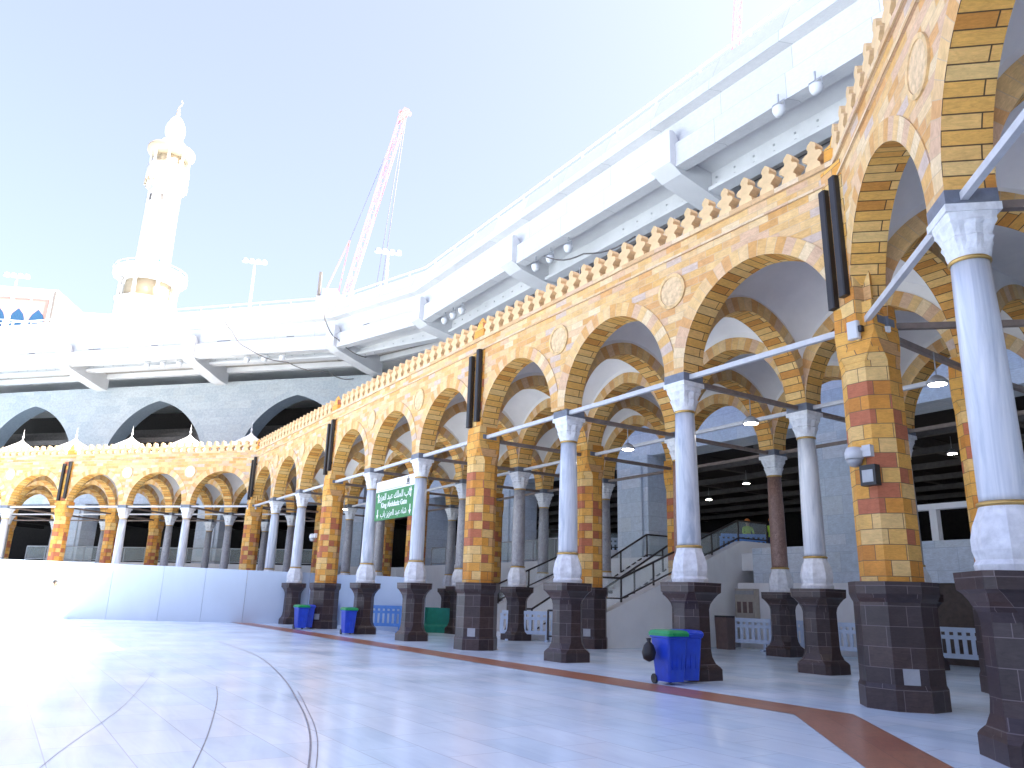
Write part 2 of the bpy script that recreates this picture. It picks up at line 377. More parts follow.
def column(wing,x,y,kind,sub=True):
    sm={'white':M['shaft'],'grey':M['shaft_grey'],'brown':M['shaft_brown']}[kind]
    def sh():
        mb=MB(); mb.lathe([(.235,2.52),(.238,2.6),(.232,3.6),(.218,4.6),(.200,5.26)],28); return mb.build('column',sm)
    c=link_copy('sh'+kind,'column',sh,wing,(x,y,0))
    link_copy('ped','pedestal',lambda:pedestal_mesh().build('pedestal',M['plinth']),c)
    link_copy('cbase','base',lambda:base_mesh().build('base',M['capital']),c)
    link_copy('ccap','capital',lambda:capital_mesh().build('capital',M['capital']),c)
    def col():
        mb=MB(); mb.lathe([(.245,2.47),(.268,2.485),(.268,2.51),(.24,2.525)],28,cap=False); return mb.build('collar',M['gold'])
    def col2():
        mb=MB(); mb.lathe([(.205,5.25),(.225,5.265),(.225,5.285),(.21,5.30)],28,cap=False); return mb.build('collar',M['gold'])
    link_copy('ccol2','collar',col2,c)
    link_copy('ccol','collar',col,c)
    link_copy('blk','impost_block',impost_mesh,c)
    return c
def pillar(wing,x,y):
    def sh():
        mb=MB(); w=.42; mb.loft([sq(w,.245,1.80),sq(w,.245,5.28)])
        # square head with broaches up to the springing
        mb.loft([sq(w+.005,.245,5.281),sq(w-.02,.13,5.5),sq(.365,.015,5.78),sq(.345,.012,6.30)])
        return mb.build('pillar',M['pillar'])
    p=link_copy('pil','pillar',sh,wing,(x,y,0))
    def pd():
        mb=MB(); rings=[sq(w,w*.586,z) for w,z in ((.57,0),(.57,.30),(.545,.36),(.54,1.50),(.57,1.56),(.59,1.62),(.59,1.80))]
        mb.loft(rings); return mb.build('pedestal',M['plinth'])
    link_copy('pilped','pedestal',pd,p)
    def sock():
        mb=MB(); mb.box(-.11,.11,-.548,-.535,.36,.58); return mb.build('socket_plate',M['grey'])
    link_copy('sock','socket_plate',sock,p).rotation_euler=(0,0,R(45))
    link_copy('pblk','impost_block',lambda:(lambda mb:(mb.box(-.372,.372,-.235,.235,5.93,6.06),mb)[1])(MB()).build('impost_block',M['block']),p)
    return p

# ------------------------------------------------------------------ small arcade pieces
def merlon_mesh():
    out=[(-.17,0),(-.15,.10),(-.10,.15),(-.13,.20),(-.20,.24),(-.21,.30),(-.16,.35),(-.09,.37),(-.075,.42),(-.10,.47),(-.08,.54),(0,.60)]
    out=out+[(-x,z) for x,z in out[:-1]][::-1]
    mb=MB(); y0,y1=-.11,.11
    mb.face([(x,y0,z) for x,z in out][::-1]); mb.face([(x,y1,z) for x,z in out])
    for i in range(len(out)-1):
        a,b=out[i],out[i+1]; mb.face([(a[0],y0,a[1]),(b[0],y0,b[1]),(b[0],y1,b[1]),(a[0],y1,a[1])])
    return mb
def vault_mesh(x0,x1,y0,y1):
    mb=MB(); hx=(x1-x0)/2; hy=(y1-y0)/2; cx=(x0+x1)/2; cy=(y0+y1)/2; Rr=math.hypot(hx,hy); n=12; zc=8.42-max(hx,hy)
    def p(i,j):
        u=-hx+2*hx*i/n; v=-hy+2*hy*j/n
        return (cx+u,cy+v,zc+math.sqrt(max(Rr*Rr-u*u-v*v,0))*.985)
    for i in range(n):
        for j in range(n): mb.face([p(i,j+1),p(i+1,j+1),p(i+1,j),p(i,j)],smooth=True)
    return mb
def roundel_mesh(white):
    mb=MB(); n=28
    def ring(r,y): return [(r*math.cos(2*math.pi*k/n),y,r*math.sin(2*math.pi*k/n)) for k in range(n)]
    rs=[ring(.40,0),ring(.40,-.035),ring(.33,-.035),ring(.33,-.015),ring(.0001,-.015)]
    for a in range(len(rs)-1):
        for k in range(n):
            k2=(k+1)%n; mb.face([rs[a][k],rs[a][k2],rs[a+1][k2],rs[a+1][k]],m=0 if a<2 else 1)
    return mb
M['roundel_rim']=simple('roundel_rim_stone',(.62,.42,.20),.7,var=.3,scale=7)
M['roundel_pale']=simple('roundel_pale_stone',(.62,.56,.56),.7,var=.2,scale=9,bump=.4)
M['roundel_mix']=simple('roundel_carved_stone',(.62,.44,.25),.7,var=.28,scale=9,bump=.8)

def arcade(name,label,origin,rz,slist,pillars,rowkinds,rows,domes_at,roundel,merlon_gap,full=True,merlon_range=None,rod_y=0,skew=0):
    w=empty(name,(origin.x,origin.y,0),rz,label,'arcade')
    ns=len(slist)
    y0,y1=-TK/2,TK/2
    def S(i,k):   # the rear rows start a little farther along at the corner
        return slist[i]+(skew if i==0 and k>0 else 0)
    for i in range(ns-1):
        xa,xb=-slist[i+1],-slist[i]
        mb,ms=arch_panel(xa,xb,y0,y1,ZW,'x',mats=ARCH_FRONT); mb.build('arch_wall',ms,w)
        for k in range(1,rows+1):
            mb,ms=arch_panel(xa,-S(i,k),k*DR+y0,k*DR+y1,8.95,'x',mats=ARCH_IN); mb.build('inner_arch',ms,w)
        for k in range(rows):
            mb=vault_mesh(xa+.05,xb-.05,k*DR+y1-.05,(k+1)*DR+y0+.05); mb.build('vault',M['plaster'],w)
        # tie rods along the wing, then cross rods below
        m=MB(); m.bar((xa+.285,rod_y-.08,5.99),(xb-.285,rod_y-.08,5.99),.085,.10); m.build('tie_rod',M['rod_white'],w)
        for k in range(1,rows+1):
            m=MB(); m.bar((xa+.285,k*DR,5.99),(-S(i,k)-.285,k*DR,5.99),.09,.09); m.build('cross_rod',M['rod_brown' if k==2 else 'rod_white'],w)
    for i,s in enumerate(slist):
        for k in range(rows+1):
            if i in pillars: pillar(w,-S(i,k),k*DR)
            else:
                kd='white' if k==0 else rowkinds.get((i,k),'grey')
                column(w,-s,k*DR+(.09 if name=='arcade' and k==0 and abs(s-8.36)<.01 else 0),kd)
        for k in range(rows):
            sm_=(S(i,k)+S(i,k+1))/2
            mb,ms=arch_panel(k*DR+y1,(k+1)*DR+y0,-sm_-TK/2+.012,-sm_+TK/2-.012,8.93,'y',a=(DR-TK)/2-.03,mats=ARCH_IN); mb.build('inner_arch',ms,w)
            m=MB(); m.bar((-S(i,k),k*DR+.285,5.985),(-S(i,k+1),(k+1)*DR-.285,5.985),.10,.10); m.build('cross_rod',M['rod_brown'],w)
        for k in range(rows+1):
            # masonry core above each support
            m=MB(); m.box(-S(i,k)-.262,-S(i,k)+.262,k*DR-.248,k*DR+.248,6.078,6.6); m.build('impost',M['soffit'],w)
    smax=slist[-1]; smin=slist[0]
    m=MB(); m.box(-smax-.3,-smin+.3,-TK/2+.06,rows*DR+TK/2-.03,9.0,9.04); m.build('roof',M['dome'],w)
    m=MB(); m.box(-smax-.3,-smin+.3,-TK/2-.07,-TK/2+.10,ZW,ZW+.10); m.box(-smax-.3,-smin+.3,-TK/2-.05,-TK/2+.0,8.72,8.77); m.build('cornice',M['trim'],w)
    for i,k in domes_at:
        xc=-(slist[i]+slist[i+1])/2; yc=(k+.5)*DR
        m=MB(); m.lathe([(1.75,9.04),(1.75,9.3),(1.66,9.5),(1.36,9.78),(1.0,10.02),(.62,10.26),(.30,10.46),(.12,10.6),(.05,10.7)],28)
        d=m.build('dome',M['dome'],w,(xc,yc,0))
        m=MB(); m.lathe([(.05,10.66),(.03,10.8),(.07,10.88),(.07,10.93),(.025,11.0),(.02,11.1),(.05,11.14),(.012,11.2),(.004,11.42)],10); m.build('finial',M['rod_white'],d)
    a,b=merlon_range or (smin,smax)
    s=a
    k=0
    while s<b:
        if not any(abs(s-slist[i])<.42 for i in pillars if merlon_gap):
            o=link_copy('mer','merlon',lambda:merlon_mesh().build('merlon',M['merlon']),w,(-s,-TK/2+.06,ZW+.10))
        s+=.52; k+=1
    if merlon_gap:
        for i in pillars:
            m=MB(); m.loft([sq(.30,.02,ZW+.10,.13),sq(.28,.02,ZW+.38,.12),sq(.17,.02,ZW+.44,.1),sq(.13,.02,ZW+.62,.08),sq(.02,.002,ZW+.78,.02)]); m.build('pinnacle',M['pillar'],w,(-slist[i],-TK/2+.07,0))
    for i,s in enumerate(slist):
        if i in pillars or i==0: continue
        link_copy('rdl'+roundel,'roundel',lambda:roundel_mesh(1).build('roundel',[M['roundel_rim'],M['roundel_'+roundel]]),w,(-s,-TK/2,7.98))
    # pilaster behind the loudspeakers
    for i in pillars:
        m=MB(); m.box(-slist[i]-.33,-slist[i]+.33,-TK/2-.035,-TK/2+.02,6.09,8.70); m.build('pilaster',M['pillar'],w)
    return w

SN=[-.0,4.22,8.36,12.46,16.5,20.62,24.82,28.93,33.1,37.26]
arc1=arcade('arcade','curving near sandstone arcade with cream, ochre and pink blocks, in front of the stairs',P1,RZ1,SN,[0,3,6,9],{(2,2):'brown',(2,1):'brown',(1,1):'white',(5,1):'grey',(4,1):'grey'},2,[(i,k) for i in range(9) for k in range(2)],'mix',True,skew=.22)
SF=[4.36*i for i in range(0,7)]
arc2=arcade('arcade','far sandstone arcade across the courtyard behind the white hoarding, with pale domes on top',P10,RZ2,SF[:],[3,6],{},2,[(i,0) for i in range(6)],'pale',True,merlon_range=(.3,26))
S3=[-8.28,-4.14,0]
arc3=arcade('arcade','nearest arcade bay at the right edge, turning towards the viewer',P1,RZ3,[-12.4,-8.28,-4.14,0],[0],{},2,[],'mix',False,merlon_range=(-12.3,0))

# wedge of roof between wings at the corner pillar
def wedge(parent_name,p,na,nb,label):
    m=MB(); q=[V((p.x,p.y,0)),V((p.x+na.x*8.7,p.y+na.y*8.7,0)),V((p.x+(na+nb).x*4.7,p.y+(na+nb).y*4.7,0)),V((p.x+nb.x*8.7,p.y+nb.y*8.7,0))]
    z0,z1=8.4,8.97
    m.face([(v.x,v.y,z0) for v in q]); m.face([(v.x,v.y,z1) for v in q][::-1])
    for i in range(4):
        a,b=q[i],q[(i+1)%4]; m.face([(a.x,a.y,z0),(b.x,b.y,z0),(b.x,b.y,z1),(a.x,a.y,z1)])
    o=m.build(parent_name,M['plaster'])
    return o
wd=wedge('corner_roof',P1,N1,N3,'')
wd.parent=arc1; wd.matrix_parent_inverse=(Matrix.Translation((P1.x,P1.y,0))@Matrix.Rotation(RZ1,4,'Z')).inverted()
wd2=wedge('corner_roof',P10,N1,N2,'')
wd2.parent=arc2; wd2.matrix_parent_inverse=(Matrix.Translation((P10.x,P10.y,0))@Matrix.Rotation(RZ2,4,'Z')).inverted()

# ------------------------------------------------------------------ column loudspeakers on the pillars (two each)
BIS=(N1+N3).normalized(); BP=V((-BIS.y,BIS.x)); RZB=math.atan2(BIS.y,BIS.x)-math.pi/2
def corner(s,n,z=0): p=P1+BP*s+BIS*(n-.05); return V((p.x,p.y,z))
def speaker_mesh():
    mb=MB(); mb.loft([sq(.085,.02,0,.07),sq(.085,.02,2.25,.07)]); return mb.build('loudspeaker',M['black'])
def speakers(fr,s,rz,where,z0):
    for dx,side in (((.155,'left'),(-.155,'right')) if fr is corner else ((.23,'left'),(-.21,'right'))):
        p=fr(s+dx,-TK/2-.13,z0 if side=='right' else z0-.12)
        o=link_copy('spk','loudspeaker',speaker_mesh,None,p); o.rotation_euler=(0,0,rz)
        tag(o,f'black column loudspeaker, {side} of the pair on the {where}','loudspeaker','column loudspeakers on the pillars')
        link_copy('spkb','wall_bracket',lambda:(lambda m:(m.box(-.05,.05,.05,.12,.3,.4),m.box(-.05,.05,.05,.12,1.8,1.9),m)[2])(MB()).build('wall_bracket',M['black']),o)
speakers(corner,.02,RZB,'nearest sandstone pillar',6.45)
m=MB(); m.loft([[(x,y-.15,z) for x,y,z in sq(a,.02,zz,d)] for a,zz,d in ((.20,5.45,.12),(.29,5.85,.245),(.30,9.0,.25))]); o=m.build('pilaster',M['pillar']); o.parent=arc1; o.matrix_parent_inverse=(Matrix.Translation((P1.x,P1.y,0))@Matrix.Rotation(RZ1,4,'Z')).inverted(); o.location=(P1.x,P1.y,0); o.rotation_euler=(0,0,RZB)
speakers(near,12.46,RZ1,'mid arcade pillar',6.45)
speakers(near,24.82,RZ1,'pillar left of the sign',6.45)
speakers(near,37.0,RZ1,'pillar at the arcade bend',6.45)
speakers(far,SF[3],RZ2,'far left pillar',6.45)

# ------------------------------------------------------------------ hall behind: ring of blue-grey marble wall with big arches
def inter(pa,ta,pb,tb):
    d=ta.x*tb.y-ta.y*tb.x; q=pb-pa; k=(q.x*tb.y-q.y*tb.x)/d; return pa+ta*k
WN=11.5
Kw=inter(P1+N1*WN,T1,P10+N2*WN,T2); s_near_end=(Kw-P1).dot(T1); s_far_start=(Kw-P10).dot(T2)
hall=empty('hall_building',(P1.x,P1.y,0),RZ1,'blue-grey marble hall with big pointed arches and dark interior behind the sandstone arcades','building')
def hall_child(o,fr_p,rz):
    # geometry given in another wing's local frame
    o.parent=hall
    o.matrix_parent_inverse=(Matrix.Translation((P1.x,P1.y,0))@Matrix.Rotation(RZ1,4,'Z')).inverted()
    o.location=(fr_p.x,fr_p.y,0); o.rotation_euler=(0,0,rz)
    return o
HALLM=('hallwall_dimmed','hallwall_dimmed','bluedark','dark','dark')
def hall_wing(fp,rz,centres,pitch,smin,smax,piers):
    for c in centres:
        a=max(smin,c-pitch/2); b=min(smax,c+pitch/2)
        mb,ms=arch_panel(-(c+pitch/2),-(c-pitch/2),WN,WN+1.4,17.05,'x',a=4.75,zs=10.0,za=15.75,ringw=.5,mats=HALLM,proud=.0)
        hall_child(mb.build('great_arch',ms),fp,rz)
        m=MB(); m.box(-(c+pitch/2)+.001,-(c-pitch/2)-.001,WN+.004,WN+1.396,7.6,10.0); hall_child(m.build('spandrel_panel',M['hallwall_lightened']),fp,rz)
    for s in piers:
        m=MB(); m.loft([sq(1.0,.03,0,.8),sq(1.0,.03,7.6,.8)],c=(-s,WN+.5,0)); m.loft([sq(.72,.02,0,.06),sq(.72,.02,7.1,.06)],c=(-s,WN-.36,0)); hall_child(m.build('pier',M['hallwall_lightened']),fp,rz)
hall_wing(P1,RZ1,[-7.6,2.8,13.2,23.6,34.0],10.4,-13,39.2,[-2.4,8.1,18.3,28.8,38.9])
hall_wing(P10,RZ2,[5.1,17.35,29.6,41.85],12.25,-1,48,[-.6,11.2,23.5,35.7])
def floorbox(name,mat_,a,b,n0,n1,z0,z1,fp,rz,cut=None):
    m=MB(); m.box(-b,-a,n0,n1,z0,z1); return hall_child(m.build(name,mat_),fp,rz)
floorbox('hall_floor',M['conc'],-14,52,10.9,34,2.6,3.2,P1,RZ1); floorbox('hall_floor',M['conc'],-6,60,10.9,34,2.604,3.204,P10,RZ2)
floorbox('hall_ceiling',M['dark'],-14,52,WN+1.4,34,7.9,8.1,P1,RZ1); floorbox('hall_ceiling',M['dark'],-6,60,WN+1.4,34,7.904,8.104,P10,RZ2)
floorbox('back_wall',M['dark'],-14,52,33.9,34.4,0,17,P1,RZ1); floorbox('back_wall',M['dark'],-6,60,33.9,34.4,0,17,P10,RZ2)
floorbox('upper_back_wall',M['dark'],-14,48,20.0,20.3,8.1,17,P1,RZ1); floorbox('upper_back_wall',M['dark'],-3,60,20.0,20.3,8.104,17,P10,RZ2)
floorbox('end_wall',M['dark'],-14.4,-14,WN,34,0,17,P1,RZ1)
for k in range(14):
    s=-8+4.2*k; m=MB(); m.box(-s-.14,-s+.14,WN+1.6,33,7.45,7.9); hall_child(m.build('ceiling_beam',M['beam']),P1,RZ1)
for k in range(6):
    n=14.5+3.1*k; m=MB(); m.box(-50,10,n-.10,n+.10,7.2,7.44); hall_child(m.build('ceiling_beam',M['beam']),P1,RZ1)
for k in range(10):
    s=2+5.2*k; m=MB(); m.box(-s-.14,-s+.14,WN+1.6,33,7.45,7.9); hall_child(m.build('ceiling_beam',M['beam']),P10,RZ2)
# ducts and upper beams glimpsed in the big arches
for k in range(3):
    for fp,rz,a,b in ((P1,RZ1,-12,46),(P10,RZ2,0,58)):
        m=MB(); m.box(-b,-a,14.6+1.5*k,14.9+1.5*k,13.1+.7*k,13.5+.7*k); hall_child(m.build('ceiling_beam',M['beam']),fp,rz)
# hanging lamps of the hall
def disc_lamp():
    m=MB(); m.lathe([(.16,-.02),(.19,.02),(.10,.12),(.03,.16)],16,m=0); m.lathe([(.001,-.03),(.15,-.025)],16,m=1,cap=False); m.tube([(0,0,.15),(0,0,.6)],.012,6,m=0)
    return m
def lamp(p,label,group,L=None):
    o=link_copy('lamp','hanging_lamp',lambda:disc_lamp().build('hanging_lamp',[M['grey'],M['lamp']]),None,p)
    return tag(o,label,'lamp',group)
for i,(s,n) in enumerate(((1.5,16),(4.2,20),(6.6,15.5),(9.8,18),(13,22),(16,16),(21,19))):
    lamp(near(s,n,6.7),'small lit round lamp hanging from the dark hall ceiling behind the arcade','lamps of the dark hall')
for i,s in ((0,SN[0]),(1,SN[1]),(2,SN[2]),(4,SN[4]),(5,SN[5]),(7,SN[7])):
    lamp(near(s,2.1,5.38),['lit round lamp hanging behind the nearest pillar, below a brown rod','lit round lamp behind the marble column next to the nearest bin','','','','','',''][i] or ('lit round lamp hanging behind '+{2:'the white column left of the nearest bin',4:'the column right of the green sign',5:'the column left of the green sign',7:'the column left of the far pillar'}[i]),'lamps under the arcade vaults')

# mezzanine wall on the right: balustrade over a dark opening
mz=empty('mezzanine_wall',near(0,0,0),RZ1,'pale blue marble parapet wall with open rail above a dark recess, right of the stairs','wall')
m=MB(); m.box(-7.2,9,10.3,10.86,2.15,3.3); m.build('marble_band',M['hallwall_lightened'],mz)
m=MB()
for a,b in ((-7.0,-4.9),(-4.7,-2.6),(-2.4,-.3),(-.1,2.0),(2.2,4.4)):
    m.box(a-.2,a,10.4,10.62,3.3,4.18)
m.box(-7.2,9,10.38,10.64,4.18,4.34); m.build('balustrade',M['conc'],mz)
m=MB(); m.box(-5.2,9,10.5,10.8,0,2.15); m.build('recess_sheet',M['opening_shade'],mz)  # dark sheet painted as the shade of the open recess
m=MB(); m.box(-11.9,-5.21,10.32,10.8,0,2.15); m.build('lower_wall',M['conc'],mz)
m=MB(); m.box(-11.2,-7.2,10.34,10.84,2.15,3.32); m.build('marble_band',M['hallwall_lightened'],mz)
# small green exit board on the recess
ex=MB(); ex.box(-.45,.45,-.03,.03,-.13,.13); 
exo=ex.build('direction_board',M['signg']); exo.location=near(3.0,10.24,2.0); exo.rotation_euler=(0,0,RZ1)
tag(exo,'small dark green direction board over the recess at the right edge','sign')
m=MB(); m.bar((-.3,-.034,0),(-.1,-.034,0),.03,.004); m.bar((-.3,-.034,0),(-.22,-.034,.06),.03,.004); m.bar((-.3,-.034,0),(-.22,-.034,-.06),.03,.004); m.build('arrow',M['signw'],exo)

# ------------------------------------------------------------------ stairs up to the hall
st=empty('staircase',near(0,0,0),RZ1,'white staircase with glass railings climbing from the arcade to the hall','staircase')
sA,sB=12.35,19.6; n0,n1,zt=4.9,11.0,3.2; NS=19
m=MB()
for i in range(NS):
    a=n0+(n1-n0)*i/NS; m.box(-sB+.2,-sA-.2,a,n1,zt*i/NS,zt*(i+1)/NS-.001*(i%2))
m.build('steps',M['conc'],st)
def stringer(s0,s1,pts):
    m=MB(); L=len(pts)
    m.face([(-s0,n,z) for n,z in pts]); m.face([(-s1,n,z) for n,z in pts][::-1])
    for i in range(L):
        a,b=pts[i],pts[(i+1)%L]; m.face([(-s0,a[0],a[1]),(-s1,a[0],a[1]),(-s1,b[0],b[1]),(-s0,b[0],b[1])][::-1])
    return m
stringer(sA-.2,sA+.18,[(4.5,0),(4.5,1.05),(11.0,3.66),(13.2,3.66),(13.2,0)]).build('stringer_wall',M['conc'],st)
stringer(sB-.2,sB+.1,[(4.5,0),(4.5,.9),(11.0,3.6),(13.2,3.6),(13.2,0)]).build('stringer_wall',M['conc'],st)
def railing(s,na,za,nb,zb,h=.95,flat=1.6):
    m=MB(); g=MB()
    A=V((-s,na,za)); B=V((-s,nb,zb)); C=V((-s,nb+flat,zb)); Z=V((0,0,h)); D=V((-s,na-1.0,za)); 
    for a,b in ((D,A),(A,B),(B,C)):
        m.bar(a+Z,b+Z,.06); m.bar(a+V((0,0,.12)),b+V((0,0,.12)),.045)
    n=4
    for i in range(n+1):
        p=A.lerp(B,i/n); m.bar(p,p+Z,.05)
    for p in (C,D): m.bar(p,p+Z,.05)
    r=m.build('railing',M['rail'],st)
    for a,b in ((D,A),(A,B),(B,C)):
        g.face([a+V((0,0,.14)),b+V((0,0,.14)),b+Z,a+Z])
    g.build('glass_pane',M['glass'],r)
railing(sA,5.3,1.38,11.0,3.66,.75); railing(14.8,5.2,.1,11.0,3.2); railing(17.2,5.2,.1,11.0,3.2); railing(sB-.05,5.2,1.2,11.0,3.6,.75)
# balustrades along the hall edge left of the stairs
def edge_rail(fr_p,rz,s0,s1,n,z,name,label):
    o=empty(name,(fr_p.x,fr_p.y,0),rz,label,'railing'); m=MB(); g=MB()
    k=max(2,int((s1-s0)/1.8))
    for i in range(k+1):
        s=s0+(s1-s0)*i/k; m.box(-s-.03,-s+.03,n-.03,n+.03,z,z+1.05)
    m.box(-s1,-s0,n-.035,n+.035,z+1.05,z+1.12); m.box(-s1,-s0,n-.025,n+.025,z+.12,z+.17); m.build('frame',M['grey'],o)
    g.face([(-s1,n,z+.18),(-s0,n,z+.18),(-s0,n,z+1.04),(-s1,n,z+1.04)]); g.build('glass_pane',M['glass'],o)
edge_rail(P1,RZ1,19.9,36.5,10.95,3.2,'glass_railing','grey framed glass railing along the hall floor left of the stairs')
edge_rail(P10,RZ2,1.5,27,10.95,3.2,'glass_railing','grey framed glass railing of the hall behind the far arcade')
for a,b,fp,rz,lab in ((19.9,38.5,P1,RZ1,'pale wall below the hall floor behind the columns left of the stairs'),(0,30,P10,RZ2,'pale wall below the hall floor behind the far arcade')):
    m=MB(); m.box(-b,-a,10.4,10.85,0,3.2); o=m.build('retaining_wall',M['conc']); o.location=(fp.x,fp.y,0); o.rotation_euler=(0,0,rz); tag(o,lab,'wall')

# ------------------------------------------------------------------ white roof gallery above
gal=empty('roof_gallery',(0,0,0),0,'huge white steel roof gallery with brackets curving above the arcades','gallery')
E0=far(62,6.5); C0=V((-12.64,49.41,0)); B0=V((-5.97,44.51,0)); A0=P1+(N1+N3).normalized()*(7.5/math.cos((TH-T0)/2)); A0=V((A0.x,A0.y,0)); Z0=A0-V((T3.x,T3.y,0))*60
C0=far(((C0.xy-P10).dot(T2)),6.6); B0=near(((B0.xy-P1).dot(T1)),7.5)
PATH=[E0,C0,B0,A0,Z0]
def normals(path):
    ns=[]
    for i in range(len(path)-1):
        d=(path[i+1]-path[i]).normalized(); ns.append(V((-d.y,d.x,0)))
    out=[]
    for i in range(len(path)):
        if i==0: out.append(ns[0])
        elif i==len(path)-1: out.append(ns[-1])
        else:
            b=(ns[i-1]+ns[i]).normalized(); out.append(b/max(.3,b.dot(ns[i])))
    return out,ns
PN,SEGN=normals(PATH)
# make normals point outward (away from the courtyard)
if PN[2].dot(V((N1.x,N1.y,0)))<0: PN=[-n for n in PN]; SEGN=[-n for n in SEGN]
def sweep(name,prof,mat_,closed=True,path=PATH,pn=PN,zo=(0,0,0,0,0)):
    m=MB(); acc=0; L=len(prof)
    for i in range(len(path)-1):
        l=(path[i+1]-path[i]).length
        for k in range(L if closed else L-1):
            (o1,z1),(o2,z2)=prof[k],prof[(k+1)%L]
            a=path[i]+pn[i]*o1; b=path[i+1]+pn[i+1]*o1; c=path[i+1]+pn[i+1]*o2; d=path[i]+pn[i]*o2
            w=math.hypot(o2-o1,z2-z1)
            m.face([(a.x,a.y,z1+zo[i]),(d.x,d.y,z2+zo[i]),(c.x,c.y,z2+zo[i+1]),(b.x,b.y,z1+zo[i+1])],uv=[(acc,0),(acc,w),(acc+l,w),(acc+l,0)])
        acc+=l
    for i in (0,-1):
        if closed: m.face([(path[i].x+pn[i].x*o,path[i].y+pn[i].y*o,z+zo[i]) for o,z in prof])
    return m.build(name,mat_,gal)
def rect(o0,o1,z0,z1): return [(o0,z0),(o1,z0),(o1,z1),(o0,z1)]
sweep('edge_beam',[(0,17.5),(.55,17.5),(.55,19.7),(.34,19.7),(.34,18.62),(0,18.5)],M['panel'])
sweep('fascia_panel',[(-.16,19.70),(.5,19.70),(.5,20.15),(-.12,20.15)],M['panel'])
sweep('parapet',[(.0,20.15),(.3,20.15),(.55,21.25),(.42,21.25)],M['panel'])
sweep('lower_beam',[(1.75,17.0),(2.35,17.0),(2.35,17.16),(2.12,17.16),(2.12,17.9),(2.0,17.9),(2.0,17.16),(1.75,17.16)],M['white'],zo=(.5,.5,.1,0,0))
sweep('deck',rect(.5,40,18.3,18.6),M['conc'])
sweep('soffit',[(2.3,17.9),(4.4,17.9),(4.4,17.96),(2.3,17.96)],M['louvre'])
sweep('recess_sheet',[(.56,18.05),(2.05,17.92),(2.05,17.98),(.56,18.12)],M['white2'])
sweep('inner_beam',rect(3.9,4.3,17.5,17.88),M['white'])
sweep('outer_wall',rect(39,40,0,21.4),M['conc'])
# top handrail
rl=sweep('handrail',rect(.42,.5,21.5,21.57),M['white'])
def pathpoint(seg,dist,o,z):
    a=PATH[seg]; b=PATH[seg+1]; d=(b-a).normalized(); p=a+d*dist+SEGN[seg]*o; return V((p.x,p.y,z)),d,SEGN[seg]
def beamblock(name,seg,s_pt,width,prof,mat_):
    """solid across the gallery: prof in (offset, z), extruded along the gallery direction"""
    a=PATH[seg]; d=(PATH[seg+1]-a).normalized(); m=MB(); L=len(prof)
    def q(o,z,t): p=s_pt+d*t+SEGN[seg]*o; return (p.x,p.y,z)
    m.face([q(o,z,-width/2) for o,z in prof]); m.face([q(o,z,width/2) for o,z in prof][::-1])
    for k in range(L):
        (o1,z1),(o2,z2)=prof[k],prof[(k+1)%L]; m.face([q(o1,z1,-width/2),q(o1,z1,width/2),q(o2,z2,width/2),q(o2,z2,-width/2)])
    return m.build(name,mat_,gal)
BR=[(-.28,19.0),(-.28,17.62),(.3,17.30),(3.6,16.6),(4.2,16.6),(4.2,17.88),(1.2,17.95),(.58,18.2),(-.05,19.05)]
for s in (1.0,12.0,23.0,33.2):
    p=near(s,7.5); beamblock('bracket',2,p,1.05,BR,M['white'])
for s in (11.3,22.4,34):
    p=far(s,6.6); beamblock('bracket',0,p,1.0,BR,M['white'])
beamblock('bracket',1,PATH[1].lerp(PATH[2],.03),.9,BR,M['white'])
# posts of the handrail and bolt plates along the beams
m=MB()
for seg in range(4):
    l=(PATH[seg+1]-PATH[seg]).length; k=int(l/2.4)
    for i in range(k):
        p,d,n=pathpoint(seg,l*(i+.5)/k,.46,0); m.box(p.x-.03,p.x+.03,p.y-.03,p.y+.03,21.2,21.56)
m.build('handrail_posts',M['white'],gal)
m=MB()
for seg in range(3):
    l=(PATH[seg+1]-PATH[seg]).length; k=int(l/.9)
    for i in range(k):
        if (i//6)%3==2: continue
        for zz in ((17.88,18.1) if seg==0 else (17.35,17.62)):
            p,d,n=pathpoint(seg,l*(i+.5)/k,1.985,zz); m.bar(p,p-n*.03,.07,.07)
m.build('bolt_heads',M['grey'],gal)
m=MB()   # dark slots on the flange
for seg in range(3):
    l=(PATH[seg+1]-PATH[seg]).length; k=int(l/5.2)
    for i in range(k):
        p,d,n=pathpoint(seg,l*(i+.35)/k,.335,18.72); m.bar(p,p+d*(1.1 if i%2 else .6),.02,.05)
m.build('vent_slots',M['beam'],gal)

# floodlights hung at the gallery edge
def flood():
    m=MB(); 
    m.lathe([(.02,-.24),(.13,-.22),(.19,-.10),(.21,.02),(.21,.08)],18,m=0); m.lathe([(.001,.06),(.20,.06)],18,m=1,cap=False)
    o=m.build('floodlight',[M['white2'],M['grey']])
    y=MB(); y.bar((-.23,0,0),(-.23,0,.27),.03,.02); y.bar((.23,0,0),(.23,0,.27),.03,.02); y.bar((-.245,0,.28),(.245,0,.28),.03,.025); y.bar((0,0,.28),(0,0,.60),.045); y.build('yoke',M['grey'],o)
    return o
FL=[]
def floods(fr,s_list,n,z,rz,where,tilt=R(115)):
    names=['leftmost','middle','rightmost'] if len(s_list)==3 else ['left','right']
    for s,nm in zip(s_list,names):
        o=copy_tree(FL[0]) if FL else flood()
        FL.append(o); o.location=fr(s,n,z); o.rotation_euler=(0,0,rz)
        tag(o,f'round floodlight under the gallery edge, {nm} of those {where}','floodlight','floodlights along the gallery')
floods(near,(30.6,29.6,28.6),7.9,17.0,RZ1,'above the middle of the near arcade')
floods(near,(21.2,20.0,18.6),7.8,16.95,RZ1,'higher up right of the second bracket')
floods(near,(6.6,5.2),7.3,17.1,RZ1,'at the upper right beside the crenellations')
